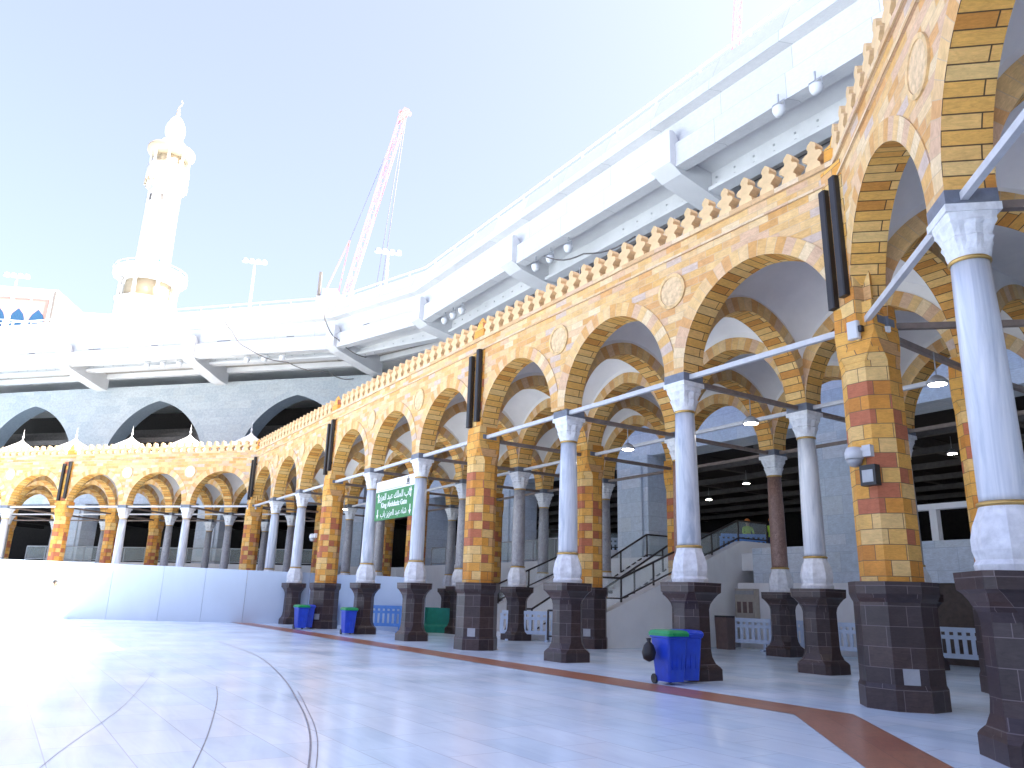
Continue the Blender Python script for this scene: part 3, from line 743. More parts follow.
floods(far,(15.0,13.6,12.2),6.9,17.2,RZ2,'right of the minaret')
floods(far,(6.6,5.2,3.8),6.9,17.2,RZ2,'over the third great arch')

# loose cables on the gallery
for k,(pts,lab) in enumerate((([far(8.6,6.2,20.6),far(7.6,6.1,19.2),far(6.2,6.1,17.8),far(3.5,7.2,16.9),far(1.2,8.8,16.6),far(.4,11.2,16.7)],'thin dark cable drooping across the white gallery above the far hall arches'),([far(.6,6.2,20.8),far(.2,6.1,19.3),far(-.8,6.1,18.0),far(-2.4,7.4,17.0)],'thin dark cable hanging by the gallery corner bracket'),([near(19.9,7.4,16.9),near(17.6,7.9,16.3),near(15.4,9.0,16.6)],'short grey cable hanging from the floodlights over the near arcade'))):
    m=MB()
    P=[]
    for i in range(len(pts)-1):
        for j in range(6): P.append(pts[i].lerp(pts[i+1],j/6)-V((0,0,.25*math.sin(math.pi*j/6))))
    P.append(pts[-1]); m.tube(P,.035,6); o=m.build('cable',M['beam']); tag(o,lab,'cable')

# ------------------------------------------------------------------ masts with lamp clusters on the roof
def mast(p,h,label,lean=.0):
    o=empty('light_mast',p,R(12),label,'light mast','floodlight masts on the roof')
    m=MB(); m.tube([(0,0,-4),(0,0,h)],[.14,.09],10); m.build('pole',M['white2'],o)
    m=MB(); m.bar((-.95,0,h),(.95,0,h),.12); m.build('crossbar',M['grey'],o)
    for k in range(4):
        m=MB(); x=-.8+.53*k; m.lathe([(.05,.3),(.2,.22),(.25,0),(.25,-.06)],12,c=(x,-.15,h-.12)); m.build('lamp_head',M['grey'],o)
mast(V((-22.9,62,23.4)),5.9,'slender floodlight mast standing on the gallery between minaret and crane')
mast(V((-10,55,22.6)),4.7,'floodlight mast standing on the gallery right of the crane boom')
mast(V((-43.4,62,21.9)),5.4,'floodlight mast at the left edge in front of the pink panelled building')

# ------------------------------------------------------------------ minaret
mn=empty('minaret',(-77,150,0),R(20),'tall white minaret with two balconies and a domed top','minaret')
def octa(r,z,n=8): return [(r*math.cos(2*math.pi*(k+.5)/n),r*math.sin(2*math.pi*(k+.5)/n),z) for k in range(n)]
m=MB(); m.loft([octa(6.0,0),octa(6.0,57.6),octa(6.3,58.0),octa(6.3,58.6)]); m.build('base',M['minaret'],mn)
m=MB(); m.loft([octa(3.7,58),octa(3.5,68),octa(3.35,81)]); m.lathe([(3.3,80.8),(3.3,85.2)],32)
sh=m.build('shaft',M['minaret'],mn)
for k in range(8):
    a=2*math.pi*k/8; 
    w=MB(); w.box(-.32,.32,-.05,.05,-.75,.55); w.tube([(0,-.05,.55),(0,.05,.55)],.32,12); o=w.build('window',M['beam'],sh,(3.28*math.cos(a),3.30*math.sin(a),81.9)); o.rotation_euler=(0,0,a+math.pi/2)
m=MB()   # lower balcony canopy
m.loft([octa(5.0,62.6,16),octa(6.4,63.5,16),octa(7.2,63.9,16),octa(7.2,64.9,16),octa(6.6,65.4,16),octa(4.0,65.8,16)]); lb=m.build('lower_balcony',M['minaret'],mn)
m=MB()
for k in range(16):
    a=2*math.pi*(k+.5)/16; m.box(7.1*math.cos(a)-.12,7.1*math.cos(a)+.12,7.1*math.sin(a)-.12,7.1*math.sin(a)+.12,65.0,65.7)
m.lathe([(7.12,65.65),(7.12,65.78),(7.0,65.78),(7.0,65.65)],32,cap=False); m.build('parapet',M['minaret'],lb)
for k in range(8):
    a=2*math.pi*(k+.5)/8; m=MB(); m.lathe([(.42,58.6),(.36,59.0),(.33,61.8),(.5,62.5),(.6,62.8)],10,c=(5.6*math.cos(a),5.6*math.sin(a),0)); m.build('balcony_column',M['minaret'],mn)
m=MB(); m.lathe([(4.6,58.6),(4.6,63.8)],16); m.build('balcony_core',M['minaret2'],mn)
m=MB(); m.lathe([(3.55,84.8),(3.8,85.6),(4.25,86.6),(4.3,87.0),(4.3,90.0),(4.1,90.0),(4.1,88.4)],24); ub=m.build('upper_balcony',M['minaret'],mn)
m=MB()
for k in range(20):
    a=2*math.pi*k/20; m.box(4.15*math.cos(a)-.22,4.15*math.cos(a)+.22,4.15*math.sin(a)-.22,4.15*math.sin(a)+.22,85.6,86.55)
m.build('corbels',M['minaret2'],ub)
m=MB(); m.lathe([(3.0,88.4),(2.9,94.2)],16); m.build('lantern_core',M['minaret2'],mn)
for k in range(8):
    a=2*math.pi*k/8; m=MB(); m.lathe([(.35,90),(.28,90.4),(.28,92.8),(.5,93.4)],8,c=(3.8*math.cos(a),3.8*math.sin(a),0)); m.build('lantern_column',M['minaret'],mn)
m=MB(); m.lathe([(3.5,92.6),(4.3,93.3),(4.9,94.0),(4.9,94.7),(4.2,95.0),(3.0,95.3)],24); m.build('lantern_roof',M['minaret2'],mn)
m=MB(); m.lathe([(2.6,95.2),(2.5,96.8),(1.8,97.2),(1.75,98.2),(2.05,99.2),(2.1,100.2),(1.85,101.4),(1.3,102.6),(.6,103.5),(.2,104.0)],24); m.build('dome',M['minaret'],mn)
m=MB(); m.lathe([(.25,103.8),(.5,104.4),(.2,104.9),(.4,105.3),(.15,105.8),(.1,106.4)],10); m.tube([(0.0,0,106.3),(.45,0,106.7),(.55,0,107.3),(.3,0,107.9)],.12,6); m.build('finial',M['minaret2'],mn)
for k in (2,5,7):
    a=2*math.pi*k/9; m=MB(); m.box(-.25,.25,-.25,.25,0,.7); m.build('green_lamp',M['greenp'],mn,(6.8*math.cos(a+3.6),6.8*math.sin(a+3.6),65.6))

# ------------------------------------------------------------------ cranes
def lattice(a,b,w,mb,n,rc=.09,rb=.05):
    a=V(a); b=V(b); d=(b-a).normalized(); x=d.cross(V((0,1,0))).normalized(); y=x.cross(d).normalized()
    off=[x*w/2+y*w/2,-x*w/2+y*w/2,-x*w/2-y*w/2,x*w/2-y*w/2]
    for o in off: mb.bar(a+o,b+o,rc*2)
    for i in range(n):
        p=a.lerp(b,i/n); q=a.lerp(b,(i+1)/n)
        for k in range(4):
            k2=(k+1)%4
            mb.bar(p+off[k],q+off[k2],rb*2) if i%2 else mb.bar(p+off[k2],q+off[k],rb*2)
            mb.bar(p+off[k],p+off[k2],rb*2)
cr=empty('tower_crane',(-27,110,0),0,'red lattice crane boom rising behind the gallery with hanging cables','crane')
m=MB(); lattice((1.0,0,45.2),(7.6,0,77.4),.95,m,13,.055,.022); m.build('boom',M['red'],cr)
m=MB(); m.bar((7.2,0,77.0),(8.3,0,79.0),.9,.9); m.bar((7.0,0,78.6),(8.9,0,78.2),.35,.5); m.build('boom_head',M['red'],cr)
m=MB(); lattice((0,0,0),(0,0,43.6),1.8,m,18,.14,.07); m.build('tower',M['red'],cr)
m=MB(); m.box(-3.2,1.2,-1.3,1.3,43.6,45.0); m.box(-2.4,-.2,-1.2,1.2,45.0,46.3); m.build('machinery_deck',M['grey'],cr)
m=MB(); m.box(-3.4,-3.0,-.3,.3,43.6,49.4); m.build('back_post',M['beam'],cr)
m=MB(); m.bar((-2.2,0,46.3),(.8,0,55.0),.16); m.bar((.8,0,55.0),(-.2,0,46.0),.12); m.build('back_stay',M['red'],cr)
m=MB(); m.tube([(.8,0,55.0),(7.4,0,77.6)],.04,5); m.tube([(8.2,0,78),(6.2,0,44)],.06,5); m.tube([(8.0,0,78),(5.3,0,44)],.05,5); m.build('cables',M['beam'],cr)
cr2=empty('tower_crane',(29.5,90,0),0,'pale red crane jib tip showing at the top edge above the gallery','crane')
m=MB(); lattice((0,0,0),(0,0,72),1.6,m,26,.12,.06); m.build('tower',M['red'],cr2)
m=MB(); lattice((0,0,72),(1.9,0,92),.9,m,12,.05,.025); m.build('boom',M['red'],cr2)

# ------------------------------------------------------------------ pale building far left
bd=empty('roof_building',(-68.5,100,0),R(8),'pale building with pink panels and blue pointed windows beyond the gallery at the left edge','building')
m=MB(); m.box(-9,4.2,0,8,0,40.0); m.box(-9.3,4.4,-.3,8,40.0,41.3); m.build('wall',M['white2'],bd)
m=MB(); m.box(4.21,11,.5,8,0,38.6); m.build('side_block',M['white'],bd)
for k in range(5):
    x=-7.9+2.55*k
    m=MB(); m.box(x-1.1,x+1.1,-.10,-.003,36.4,39.85); p=m.build('pink_panel',M['pink'],bd)
    m=MB(); o=[(-.95,34.6),(-.95,36.8),(-.7,37.5),(0,38.3),(.7,37.5),(.95,36.8),(.95,34.6)]
    m.face([(x+a,-.16,z) for a,z in o])
    for i in range(7):
        a,b=o[i],o[(i+1)%7]; m.face([(x+a[0],-.16,a[1]),(x+b[0],-.16,b[1]),(x+b[0],-.02,b[1]),(x+a[0],-.02,a[1])][::-1])
    m.build('window',M['window'],bd)
m=MB(); m.box(4.0,4.3,-.5,-.31,34,41.0); m.build('corner_post',M['beam'],bd)
m=MB()
for k in range(12): m.box(-8.8+1.2*k-.04,-8.8+1.2*k+.04,-.75,-.67,34,36.3)
m.box(-9,4.4,-.76,-.66,36.2,36.32); m.build('balcony_rail',M['white'],bd)

# ------------------------------------------------------------------ ground
m=MB(); m.face([(-500,-500,0),(500,-500,0),(500,500,0),(-500,500,0)]); g=m.build('courtyard_floor',M['floor']); tag(g,kind='structure')
# brown marble strip that follows the arcade
def strip_mesh():
    m=MB()
    def line(n,fr): return fr
    A=[far(30,-2.3),far(0,-2.3)]
    m1=lambda n1,n3: inter(P1+N1*n1,T1,P1+N3*n3,T3)
    mf=lambda n: inter(P1+N1*n,T1,P10+N2*n,T2)
    o=[P10+T2*30+N2*-2.3, mf(-2.3), m1(-2.3,-1.82), P1+T3*-30+N3*-1.82]
    i=[P10+T2*30+N2*-1.45, mf(-1.45), m1(-1.45,-.98), P1+T3*-30+N3*-.98]
    acc=0
    for k in range(3):
        l=(o[k+1]-o[k]).length
        m.face([(o[k].x,o[k].y,.004),(o[k+1].x,o[k+1].y,.004),(i[k+1].x,i[k+1].y,.004),(i[k].x,i[k].y,.004)],uv=[(acc,0),(acc+l,0),(acc+l,.85),(acc,.85)]); acc+=l
    return m
s_=strip_mesh().build('brown_floor_strip',M['strip']); tag(s_,kind='structure')
# thin dark joint lines curving over the floor
def joint(pts,w):
    m=MB(); P=[]
    n=len(pts)
    for i in range(n-1):
        p0=V(pts[max(i-1,0)]);p1=V(pts[i]);p2=V(pts[i+1]);p3=V(pts[min(i+2,n-1)])
        for j in range(10):
            t=j/10; P.append(.5*((2*p1)+(-p0+p2)*t+(2*p0-5*p1+4*p2-p3)*t*t+(-p0+3*p1-3*p2+p3)*t**3))
    P.append(V(pts[-1]))
    for i in range(len(P)-1):
        d=(P[i+1]-P[i]).normalized(); nn=V((-d.y,d.x))*w/2
        d2=(P[min(i+2,len(P)-1)]-P[i+1]); d2=d2.normalized() if d2.length>1e-6 else d; n2=V((-d2.y,d2.x))*w/2
        a,b=P[i],P[i+1]
        m.face([(a.x-nn.x,a.y-nn.y,.004),(b.x-n2.x,b.y-n2.y,.004),(b.x+n2.x,b.y+n2.y,.004),(a.x+nn.x,a.y+nn.y,.004)])
    o=m.build('floor_joint',M['joint']); tag(o,kind='structure')
M['joint']=simple('joint_line',(.22,.22,.23),.6,var=.3)
joint([(-.9,3.5),(-1.45,6.3),(-1.95,8.47),(-2.61,10.61),(-3.89,14.23),(-5.65,18.41),(-8.2,23.0)],.019)
joint([(-.84,3.5),(-1.39,6.3),(-1.88,8.47),(-2.54,10.61),(-3.0,12.0)],.010)
joint([(-1.6,4.2),(-2.3,6.2),(-2.93,8.31),(-3.76,10.85),(-4.3,12.3)],.011)
joint([(-2.4,3.5),(-3.64,6.67),(-4.65,10.16),(-6.17,14.45)],.006)

# ------------------------------------------------------------------ white hoarding
hd=empty('hoarding',(0,0,0),0,'long white hoarding screening the foot of the far arcade','hoarding')
HP=[V((-60,35.6)),V((-22,34.95)),V((-15.5,35.75)),V((-11.9,36.3)),V((-9.2,37.0))]+[near(s,2.05).xy for s in (29.5,25,21.5,19.7)]
HZ=[2.45,2.45,2.38,2.32,2.30,2.27,2.2,2.1,2.0]
acc=0
for i in range(len(HP)-1):
    a,b=HP[i],HP[i+1]; l=(b-a).length; k=max(1,round(l/2.4)); d=(b-a)/k
    for j in range(k):
        p=a+d*j; q=a+d*(j+1); za=HZ[i]+(HZ[i+1]-HZ[i])*j/k; zb=HZ[i]+(HZ[i+1]-HZ[i])*(j+1)/k
        n=V((-d.y,d.x)).normalized()*.025; g_=d.normalized()*.006
        p=p+g_; q=q-g_
        m=MB(); c=[p-n,q-n,q+n,p+n]; zz=[za,zb,zb,za]
        m.face([(v.x,v.y,0) for v in c][::-1]); m.face([(v.x,v.y,z) for v,z in zip(c,zz)])
        for e in range(4):
            f=(e+1)%4; m.face([(c[e].x,c[e].y,0),(c[f].x,c[f].y,0),(c[f].x,c[f].y,zz[f]),(c[e].x,c[e].y,zz[e])])
        m.build('panel',M['hoard'],hd)

# ------------------------------------------------------------------ bins
def bin_thing(p,rz,label,lid='greenp'):
    o=empty('wheelie_bin',p,rz,label,'bin','blue rubbish bins by the columns'); o.scale=(.87,.87,.94)
    def body():
        m=MB(); m.loft([sq(.20,.03,.06,.23),sq(.215,.03,.3,.25),sq(.25,.03,.84,.29),sq(.275,.03,.85,.315),sq(.275,.03,.90,.315)]); 
        for x in (-.12,0,.12): m.box(x-.02,x+.02,-.272,-.235,.28,.70)
        return m.build('body',M['bluep'])
    link_copy('binbody','body',body,o)
    def ld():
        m=MB(); m.loft([sq(.285,.03,.88,.33),sq(.29,.03,.93,.335),sq(.26,.03,.975,.30),sq(.20,.03,.99,.24)]); m.bar((-.16,-.345,.92),(.16,-.345,.92),.04); return m.build('lid',M[lid])
    link_copy('binlid'+lid,'lid',ld,o)
    def wh():
        m=MB(); m.tube([(-.03,0,0),(.03,0,0)],.09,14); return m.build('wheel',M['black'])
    for x in (-.2,.2): link_copy('binwh','wheel',wh,o,(x,.24,.09))
    def hnd():
        m=MB(); m.bar((-.2,.36,.88),(.2,.36,.88),.04); m.bar((-.19,.29,.86),(-.19,.37,.88),.03); m.bar((.19,.29,.86),(.19,.37,.88),.03); return m.build('handle',M['bluep'])
    link_copy('binhnd','handle',hnd,o)
    return o
bin_thing(V((2.98,14.58,0)),R(28),'blue bin with green lid standing before the dark plinth of the big column')
bin_thing(V((3.36,14.98,0)),R(15),'plain blue bin half hidden behind the nearest green lidded bin','bluep')
bin_thing(V((-5.62,28.75,0)),R(30),'blue bin with green lid beside the plinth left of the green sign')
bin_thing(V((-5.60,29.45,0)),R(20),'blue bin half hidden behind the middle green lidded bin','bluep')
bin_thing(V((-8.10,31.75,0)),R(35),'farthest blue bin with green lid at the foot of the far pillar')
bin_thing(V((-7.98,32.4,0)),R(20),'blue bin tucked behind the farthest green lidded bin','bluep')
bag=MB(); bag.lathe([(.02,0),(.10,.04),(.13,.16),(.09,.28),(.03,.34),(.05,.40)],12); bo=bag.build('bin_bag',M['black']); bo.location=(2.60,14.50,.38); tag(bo,'small black bag hanging at the left side of the nearest bin','bag')

# ------------------------------------------------------------------ plastic crowd barriers
BARS={}
def barrier(p,rz,label,colr='barw',L=1.9,flip=False):
    o=empty('crowd_barrier',p,rz,label,'barrier','plastic crowd barriers')
    def panel():
        m=MB(); h=L/2
        m.loft([[(-h,-.025,.22),(h,-.025,.22),(h,.025,.22),(-h,.025,.22)],[(-h,-.025,.34),(h,-.025,.34),(h,.025,.34),(-h,.025,.34)]])
        m.box(-h+.05,h-.05,-.025,.025,.88,1.0); m.box(-h,h,-.022,.022,.70,.80)
        for k in range(10):
            x=-h+.05+(L-.1)*k/9; wd=.13 if k in (0,9) else .10
            m.box(x-wd/2,x+wd/2,-.018,.018,.34,.72); m.box(x-wd/2,x+wd/2,-.018,.018,.80,.90)
        return m.build('panel',M[colr])
    link_copy('bp'+colr+str(L),'panel',panel,o)
    def foot():
        m=MB(); m.box(-.05,.05,-.28,.28,0,.05); m.box(-.04,.04,-.04,.04,.05,.22); return m.build('foot',M[colr])
    for x in (-L*.36,L*.36): link_copy('bf'+colr,'foot',foot,o,(x,0,0))
    return o
barrier(near(10.75,9.2),RZ1+.25,'pale blue plastic barrier below the beige cabinet, left one')
barrier(near(8.9,9.3),RZ1-.1,'pale blue plastic barrier partly hidden by the brown granite column')
barrier(near(6.8,9.2),RZ1,'pale blue barrier glimpsed just left of the nearest pillar')
barrier(near(4.1,9.7),RZ1+.2,'whitish plastic barrier in front of the dark recess, right of the nearest pillar')
barrier(near(2.3,9.6),RZ1-.15,'whitish plastic barrier in the dark recess beside the right edge column')
barrier(near(16.1,4.25),R(-8),'pale blue barrier at the foot of the stairs beside the middle pillar')
barrier(near(28.7,1.45),R(-30),'blue barrier in front of the hoarding left of the farthest bin','barb',1.4)
barrier(near(21.9,1.4),R(-12),'blue barrier before the hoarding between the two columns under the sign','barb')
barrier(near(20.2,11.6,3.2),R(-8),'white plastic barrier at the head of the stairs beside the blue marble pier')
barrier(near(14.3,13.6,3.2),R(-4),'blue barrier on the upper landing in front of the two workers','barb')
# teal water-filled barriers
for k,lab in ((0,'teal plastic block barrier behind the plinths, left one'),(1,'teal plastic block barrier beside the middle pillar, right one')):
    m=MB(); m.loft([sq(.60,.06,0,.28),sq(.60,.06,.25,.28),sq(.57,.06,.32,.16),sq(.56,.06,.95,.12)])
    o=m.build('block_barrier',M['teal']); o.location=near(22.9-1.3*k,3.75,0); o.rotation_euler=(0,0,R(-10)); tag(o,lab,'barrier','teal block barriers')
# wall cabinet and brown box
cb=empty('wall_cabinet',near(11.4,10.25,.9),RZ1,'beige wall cabinet with small dark windows beside the stairs','cabinet')
m=MB(); m.box(-.42,.42,-.2,.05,0,1.05); m.build('body',M['beige'],cb)
m=MB()
for x in (-.25,0,.25): m.box(x-.08,x+.08,-.215,-.19,.25,.62)
m.build('meter_window',M['brownbox'],cb)
m=MB(); m.box(-.40,.40,-.213,-.19,.86,.98); m.build('top_strip',M['grey'],cb)
bx=MB(); bx.loft([sq(.24,.02,0,.2),sq(.26,.02,1.0,.22)]); o=bx.build('brown_bin',M['brownbox']); o.location=near(11.3,8.9); o.rotation_euler=(0,0,RZ1); tag(o,'upright brown box by the stair wall right of the big column','box')
lb_=MB(); lb_.box(-.24,.24,-.22,.22,1.0,1.05); lb_.build('lid',M['black'],o)

# ------------------------------------------------------------------ cameras on the pillars
def cctv(p,rz,label):
    o=empty('security_camera',p,rz,label,'security camera','security cameras on the pillars')
    m=MB(); m.bar((.26,.02,.10),(0,0,.10),.05); m.box(.14,.28,-.0,.10,-.02,.16); m.build('bracket',M['white2'],o)
    m=MB(); m.lathe([(.02,.16),(.11,.14),(.14,.06),(.14,-.04)],18); m.build('housing',M['white2'],o)
    m=MB(); m.lathe([(.125,-.04),(.115,-.10),(.07,-.155),(.01,-.17)],18); m.build('dome',M['grey'],o)
cctv(near(.10,-.52,3.72),RZ1,'white dome security camera on the nearest sandstone pillar above the black box')
cctv(near(25.3,-.58,3.66),RZ1,'white dome security camera on the pillar left of the green sign')
cctv(near(12.9,3.6,3.55),RZ1,'white dome security camera on the second row pillar behind the middle column')
m=MB(); m.box(-.13,.13,-.09,.05,-.16,.16); o=m.build('control_box',M['black']); o.location=near(-.12,-.47,3.40); o.rotation_euler=(0,0,RZ1); tag(o,'black box fixed to the nearest pillar under the security camera','box')
lb2=MB(); lb2.box(-.09,.09,-.095,-.09,-.11,.08); lb2.build('cover_plate',M['grey'],o)
m=MB(); m.loft([sq(.10,.02,-.15,.05),sq(.10,.02,.15,.05)]); o=m.build('junction_box',M['white2']); o.location=near(-.05,-.44,5.82); o.rotation_euler=(0,0,RZ1); tag(o,'small white junction box below the loudspeakers of the nearest pillar','box')
lb3=MB(); lb3.box(.10,.16,-.04,.04,-.05,.05); lb3.build('cable_gland',M['black'],o)

# ------------------------------------------------------------------ green sign between two columns
sg=empty('hanging_sign',near(18.42,.22,0),RZ1,'green and white gate sign with arrows fixed between two white columns','sign')
SW=3.25/2
m=MB(); m.box(-SW,SW,-.30,-.24,4.03,5.08); m.build('green_board',M['signg'],sg)
m=MB(); m.box(-SW,SW,-.302,-.238,5.083,5.47); m.build('white_board',M['signw'],sg)
m=MB(); 
for x in (-SW+.2,SW-.2): m.bar((x,-.24,4.8),(x,.0,4.8),.05)
m.build('fixing',M['grey'],sg)
def text(body,size,x,z,mat_,parent,name,y=-.306,align='CENTER',bold=0):
    cu=bpy.data.curves.new(name,'FONT'); cu.body=body; cu.size=size; cu.align_x=align; cu.align_y='CENTER'; cu.extrude=.003; cu.offset=bold
    t=bpy.data.objects.new(name+'_tmp',cu); COL.objects.link(t)
    bpy.context.view_layer.update()
    me=bpy.data.meshes.new_from_object(t.evaluated_get(bpy.context.evaluated_depsgraph_get()))
    bpy.data.objects.remove(t); me.materials.clear(); me.materials.append(mat_)
    o=bpy.data.objects.new(name,me); COL.objects.link(o); o.parent=parent; o.location=(x,y,z); o.rotation_euler=(math.pi/2,0,0)
    return o
# presentation forms, in visual (left to right) order
def vis(s): return s[::-1]
AR=''.join(chr(c) for c in (0xFE8F,0xFE8E,0xFE91,0x20,0xFEDA,0xFEE0,0xFEE4,0xFEDF,0x627,0x20,0xFEAA,0xFE92,0xFECB,0x20,0xFEB0,0xFEF3,0xFEB0,0xFECC,0xFEDF,0x627))
words=[[0xFE91,0xFE8E,0xFE8F],[0x627,0xFEDF,0xFEE4,0xFEE0,0xFEDA],[0xFECB,0xFE92,0xFEAA],[0x627,0xFEDF,0xFECC,0xFEB0,0xFEF3,0xFEB0]]
AR=' '.join(vis(''.join(chr(c) for c in w)) for w in words[::-1])
UR=[[0xFEB7,0xFE8E,0xFEE9],[0xFECB,0xFE92,0xFEAA],[0x627,0xFEDF,0xFECC,0xFEB0,0xFEF3,0xFEB0],[0xFE91,0xFE8E,0xFE8F]]
UR=' '.join(vis(''.join(chr(c) for c in w)) for w in UR[::-1])
text(AR,.34,0,4.86,M['signw'],sg,'arabic_line',bold=.004)
text('King Abdulaziz Gate',.265,0,4.56,M['signw'],sg,'english_line',bold=.006)
text(UR,.30,0,4.24,M['signw'],sg,'second_arabic_line',bold=.003)
def arrow(x,z,up):
    m=MB(); k=1 if up else -1
    m.box(x-.03,x+.03,-.308,-.302,z-.14,z+.14)
    t=z+k*.22
    m.face([(x-.10,-.307,z+k*.06),(x+.10,-.307,z+k*.06),(x,-.307,t)] if k>0 else [(x+.10,-.307,z+k*.06),(x-.10,-.307,z+k*.06),(x,-.307,t)])
    m.build('arrow',M['signw'],sg)
for x in (-1.36,1.36): arrow(x,4.84,True); arrow(x,4.30,False)
m=MB(); m.box(1.0,1.2,-.306,-.300,5.2,5.36); m.tube([(1.1,-.304,5.37),(1.1,-.304,5.43)],.02,6); m.box(.95,1.25,-.306,-.300,5.15,5.185); m.build('emblem',M['beam'],sg)
m=MB(); m.box(-1.45,.7,-.306,-.301,5.115,5.14); m.build('divider_line',M['grey'],sg)

# ------------------------------------------------------------------ people
def person(p,rz,label,h=1.68,top='clothw',legs='clothw',walk=.0,arms='down',helmet=None,face=0):
    k=h/1.75
    J={'pel':(0,0,.95,.15,.11),'bel':(0,-.01,1.08,.145,.105),'che':(0,-.01,1.30,.175,.12),'nb':(0,0,1.47,.085,.07),'nk':(0,-.01,1.53,.058,.058),'hd':(0,-.02,1.62,.085,.098),'ht':(0,-.015,1.70,.07,.085)}
    E=[('pel','bel'),('bel','che'),('che','nb'),('nb','nk'),('nk','hd'),('hd','ht')]
    for sx,nm in ((-1,'l'),(1,'r')):
        st_=walk*sx
        J['h'+nm]=(sx*.095,0,.90,.105,.105); J['k'+nm]=(sx*.105,-.03-st_*.55+abs(walk)*-.02,.50,.062,.065); J['a'+nm]=(sx*.11,.02-st_,.09+max(0,st_*-.12),.042,.045); J['t'+nm]=(sx*.125,-.15-st_,.035+max(0,st_*-.12),.04,.032)
        E+= [('pel','h'+nm),('h'+nm,'k'+nm),('k'+nm,'a'+nm),('a'+nm,'t'+nm)]
        J['s'+nm]=(sx*.195,0,1.42,.07,.065)
        if arms=='down': el=(sx*.245,.03+st_*.25,1.14); wr=(sx*.25,-.08+st_*.4,.92)
        else: el=(sx*.25,-.05,1.16); wr=(sx*.14,-.28,1.12)
        J['e'+nm]=(*el,.047,.047); J['w'+nm]=(*wr,.03,.034)
        f=V(wr)-V(el); f.normalize(); 
        pm=V(wr)+f*.08; J['p'+nm]=(*pm,.036,.018)
        E+=[('che','s'+nm),('s'+nm,'e'+nm),('e'+nm,'w'+nm),('w'+nm,'p'+nm)]
        for q in range(4):
            fx=(q-1.5)*.02; a=pm+f*.045+V((fx*.3,fx,0)); b_=a+f*(.04+.008*(1.5-abs(q-1.5)))+V((-sx*.008,-.012,0))
            J['f%d%s'%(q,nm)]=(*a,.0095,.0095); J['g%d%s'%(q,nm)]=(*b_,.008,.008); E+=[('p'+nm,'f%d%s'%(q,nm)),('f%d%s'%(q,nm),'g%d%s'%(q,nm))]
        th=V(wr)+f*.05+V((-sx*.01,-.05,0)); J['th'+nm]=(*th,.011,.011); E.append(('w'+nm,'th'+nm))
    names=list(J); me=bpy.data.meshes.new('person'); me.from_pydata([V(J[n][:3])*k for n in names],[(names.index(a),names.index(b)) for a,b in E],[])
    o=bpy.data.objects.new('person',me); COL.objects.link(o)
    md=o.modifiers.new('skin','SKIN')
    if not me.skin_vertices: bpy.context.view_layer.objects.active=o
    for i,n in enumerate(names):
        sv=me.skin_vertices[0].data[i]; sv.radius=(J[n][3]*k,J[n][4]*k); sv.use_root=(n=='pel')
    o.modifiers.new('sub','SUBSURF').levels=1
    bpy.context.view_layer.update()
    nm_=bpy.data.meshes.new_from_object(o.evaluated_get(bpy.context.evaluated_depsgraph_get()))
    bpy.data.objects.remove(o)
    o=bpy.data.objects.new('person',nm_); COL.objects.link(o)
    nm_.materials.clear()
    for key in (top,legs,'skin','hair'): nm_.materials.append(M[key])
    for pl in nm_.polygons:
        c=pl.center/k; pl.use_smooth=True
        if c.z>1.50: mi=2
        elif c.z<.07: mi=3
        elif c.z<.96 and abs(c.x)<.215: mi=1
        elif arms=='down' and c.z<.96 and abs(c.x)>.2: mi=2
        elif arms!='down' and c.y<-.26: mi=2
        else: mi=0
        pl.material_index=mi
    # hair or helmet, nose, eyes, ears
    m=MB(); hc=V((0,-.005,1.665))*k
    if helmet:
        m.lathe([(.125,1.665),(.122,1.69),(.115,1.74),(.085,1.79),(.04,1.81),(.004,1.815)],16,cap=False); m.box(-.09,.09,-.17,-.10,1.668,1.68)
        m.v=[tuple(V(v)*k) for v in m.v]; m.build('helmet',M[helmet],o)
    else:
        m.lathe([(.090,1.60),(.100,1.66),(.097,1.71),(.078,1.755),(.04,1.775),(.004,1.78)],16,cap=False,c=(0,.018,0)); m.v=[tuple(V(v)*k) for v in m.v]; m.build('hair',M['hair'],o)
    m=MB(); m.loft([[(-.014,-.105,1.60),(.014,-.105,1.60),(0,-.135,1.605)],[(-.008,-.10,1.645),(.008,-.10,1.645),(0,-.112,1.645)]])
    for sx in (-1,1): m.lathe([(.004,-.03),(.02,-.02),(.022,.01),(.006,.03)],8,c=(sx*.088,0,1.62))
    m.v=[tuple(V(v)*k) for v in m.v]; m.build('nose_and_ears',M['skin'],o)
    m=MB()
    for sx in (-1,1): m.box(sx*.034-.012,sx*.034+.012,-.113,-.098,1.628,1.638)
    m.box(-.024,.024,-.112,-.098,1.572,1.578); m.v=[tuple(V(v)*k) for v in m.v]; m.build('eyes_and_mouth',M['hair'],o)
    o.location=p; o.rotation_euler=(0,0,rz); tag(o,label,'person')
    return o
person(V((-17.95,31.6,0)),R(70),'dark haired person in white clothes walking along the hoarding',1.58,walk=.16)
person(V((-20.55,32.1,0)),R(100),'person in navy top at the left edge before the hoarding',1.58,top='clothn',walk=.12)
person(near(14.9,14.6,3.2),R(10),'worker in yellow-green vest and orange helmet behind the blue barrier, left one',1.68,top='hivis',legs='clothn',arms='fwd',helmet='helmet')
person(near(13.75,14.7,3.2),R(-30),'worker in yellow-green vest and orange helmet near the brown column, right one',1.66,top='hivis',legs='clothn',helmet='helmet')

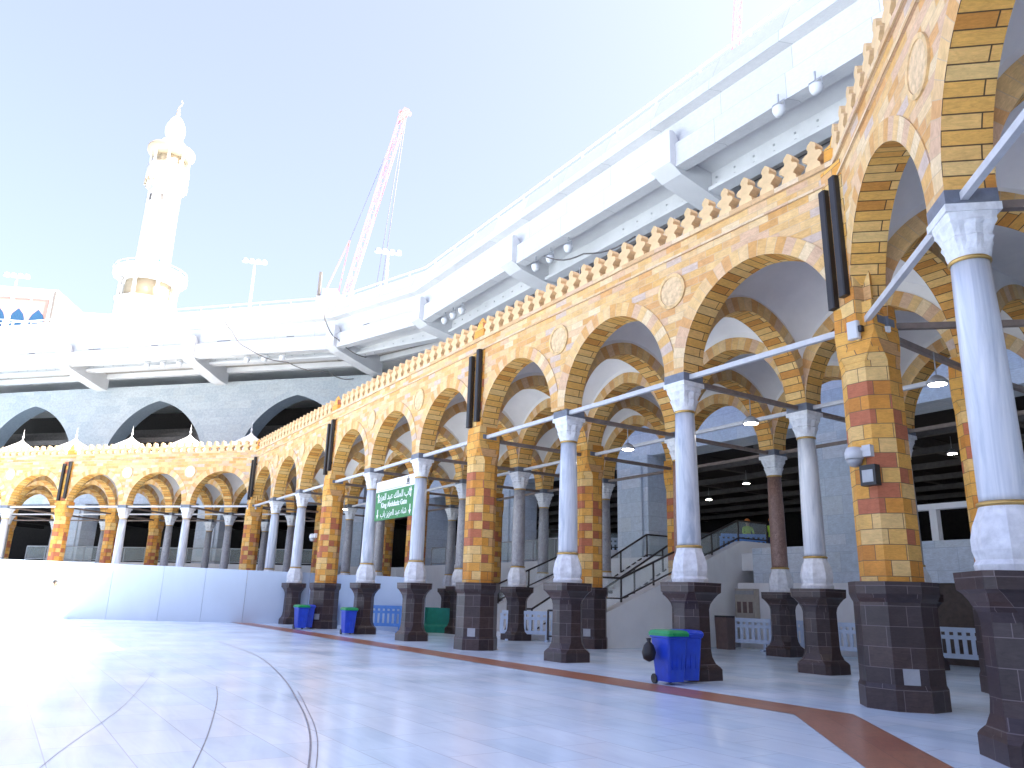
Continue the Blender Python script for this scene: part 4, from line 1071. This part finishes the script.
# ------------------------------------------------------------------ light, sky, camera
SUN=V((22.9,-4.9,20.9)).normalized()
el=math.asin(SUN.z); az=math.atan2(SUN.x,SUN.y)
w=bpy.data.worlds.new('World'); sc.world=w; w.use_nodes=True; nt=w.node_tree
bg=nt.nodes['Background']; sky=nt.nodes.new('ShaderNodeTexSky'); sky.sky_type='NISHITA'; sky.sun_disc=False
sky.sun_elevation=el; sky.sun_rotation=az; sky.air_density=1.0; sky.dust_density=8.0; sky.ozone_density=1.0; sky.altitude=300
pale=nt.nodes.new('ShaderNodeMix'); pale.data_type='RGBA'; pale.inputs['Factor'].default_value=.5   # milky desert haze over the blue
pale.inputs[7].default_value=(.90,.85,1.7,1); nt.links.new(sky.outputs['Color'],pale.inputs[6]); nt.links.new(pale.outputs[2],bg.inputs['Color']); bg.inputs['Strength'].default_value=.104
l=bpy.data.lights.new('sun','SUN'); l.energy=5.0; l.angle=R(.53); l.color=(1,.95,.87)
lo=bpy.data.objects.new('sun',l); COL.objects.link(lo); lo.rotation_euler=SUN.to_track_quat('Z','Y').to_euler()
cam=bpy.data.cameras.new('camera'); co=bpy.data.objects.new('camera',cam); COL.objects.link(co); sc.camera=co
f,pitch,roll,H=764.19,R(15.690),R(1.6805),1.393
cam.sensor_fit='HORIZONTAL'; cam.sensor_width=36; cam.lens=36*f/1024; cam.clip_end=2000; cam.clip_start=.05
cp,sp=math.cos(pitch),math.sin(pitch); fw=V((0,cp,sp)); up=V((0,-sp,cp)); rt=V((1,0,0)); cr_,sr=math.cos(roll),math.sin(roll)
r2=rt*cr_+up*sr; u2=-rt*sr+up*cr_
mt=Matrix(((r2.x,u2.x,-fw.x,0),(r2.y,u2.y,-fw.y,0),(r2.z,u2.z,-fw.z,H),(0,0,0,1))); co.matrix_world=mt
sc.view_settings.view_transform='Standard'; sc.view_settings.look='None'; sc.view_settings.exposure=2.78; sc.view_settings.gamma=1
sc.render.engine='CYCLES'; sc.cycles.max_bounces=8; sc.cycles.diffuse_bounces=5; sc.cycles.use_denoising=True
sc.render.resolution_x=1024; sc.render.resolution_y=768
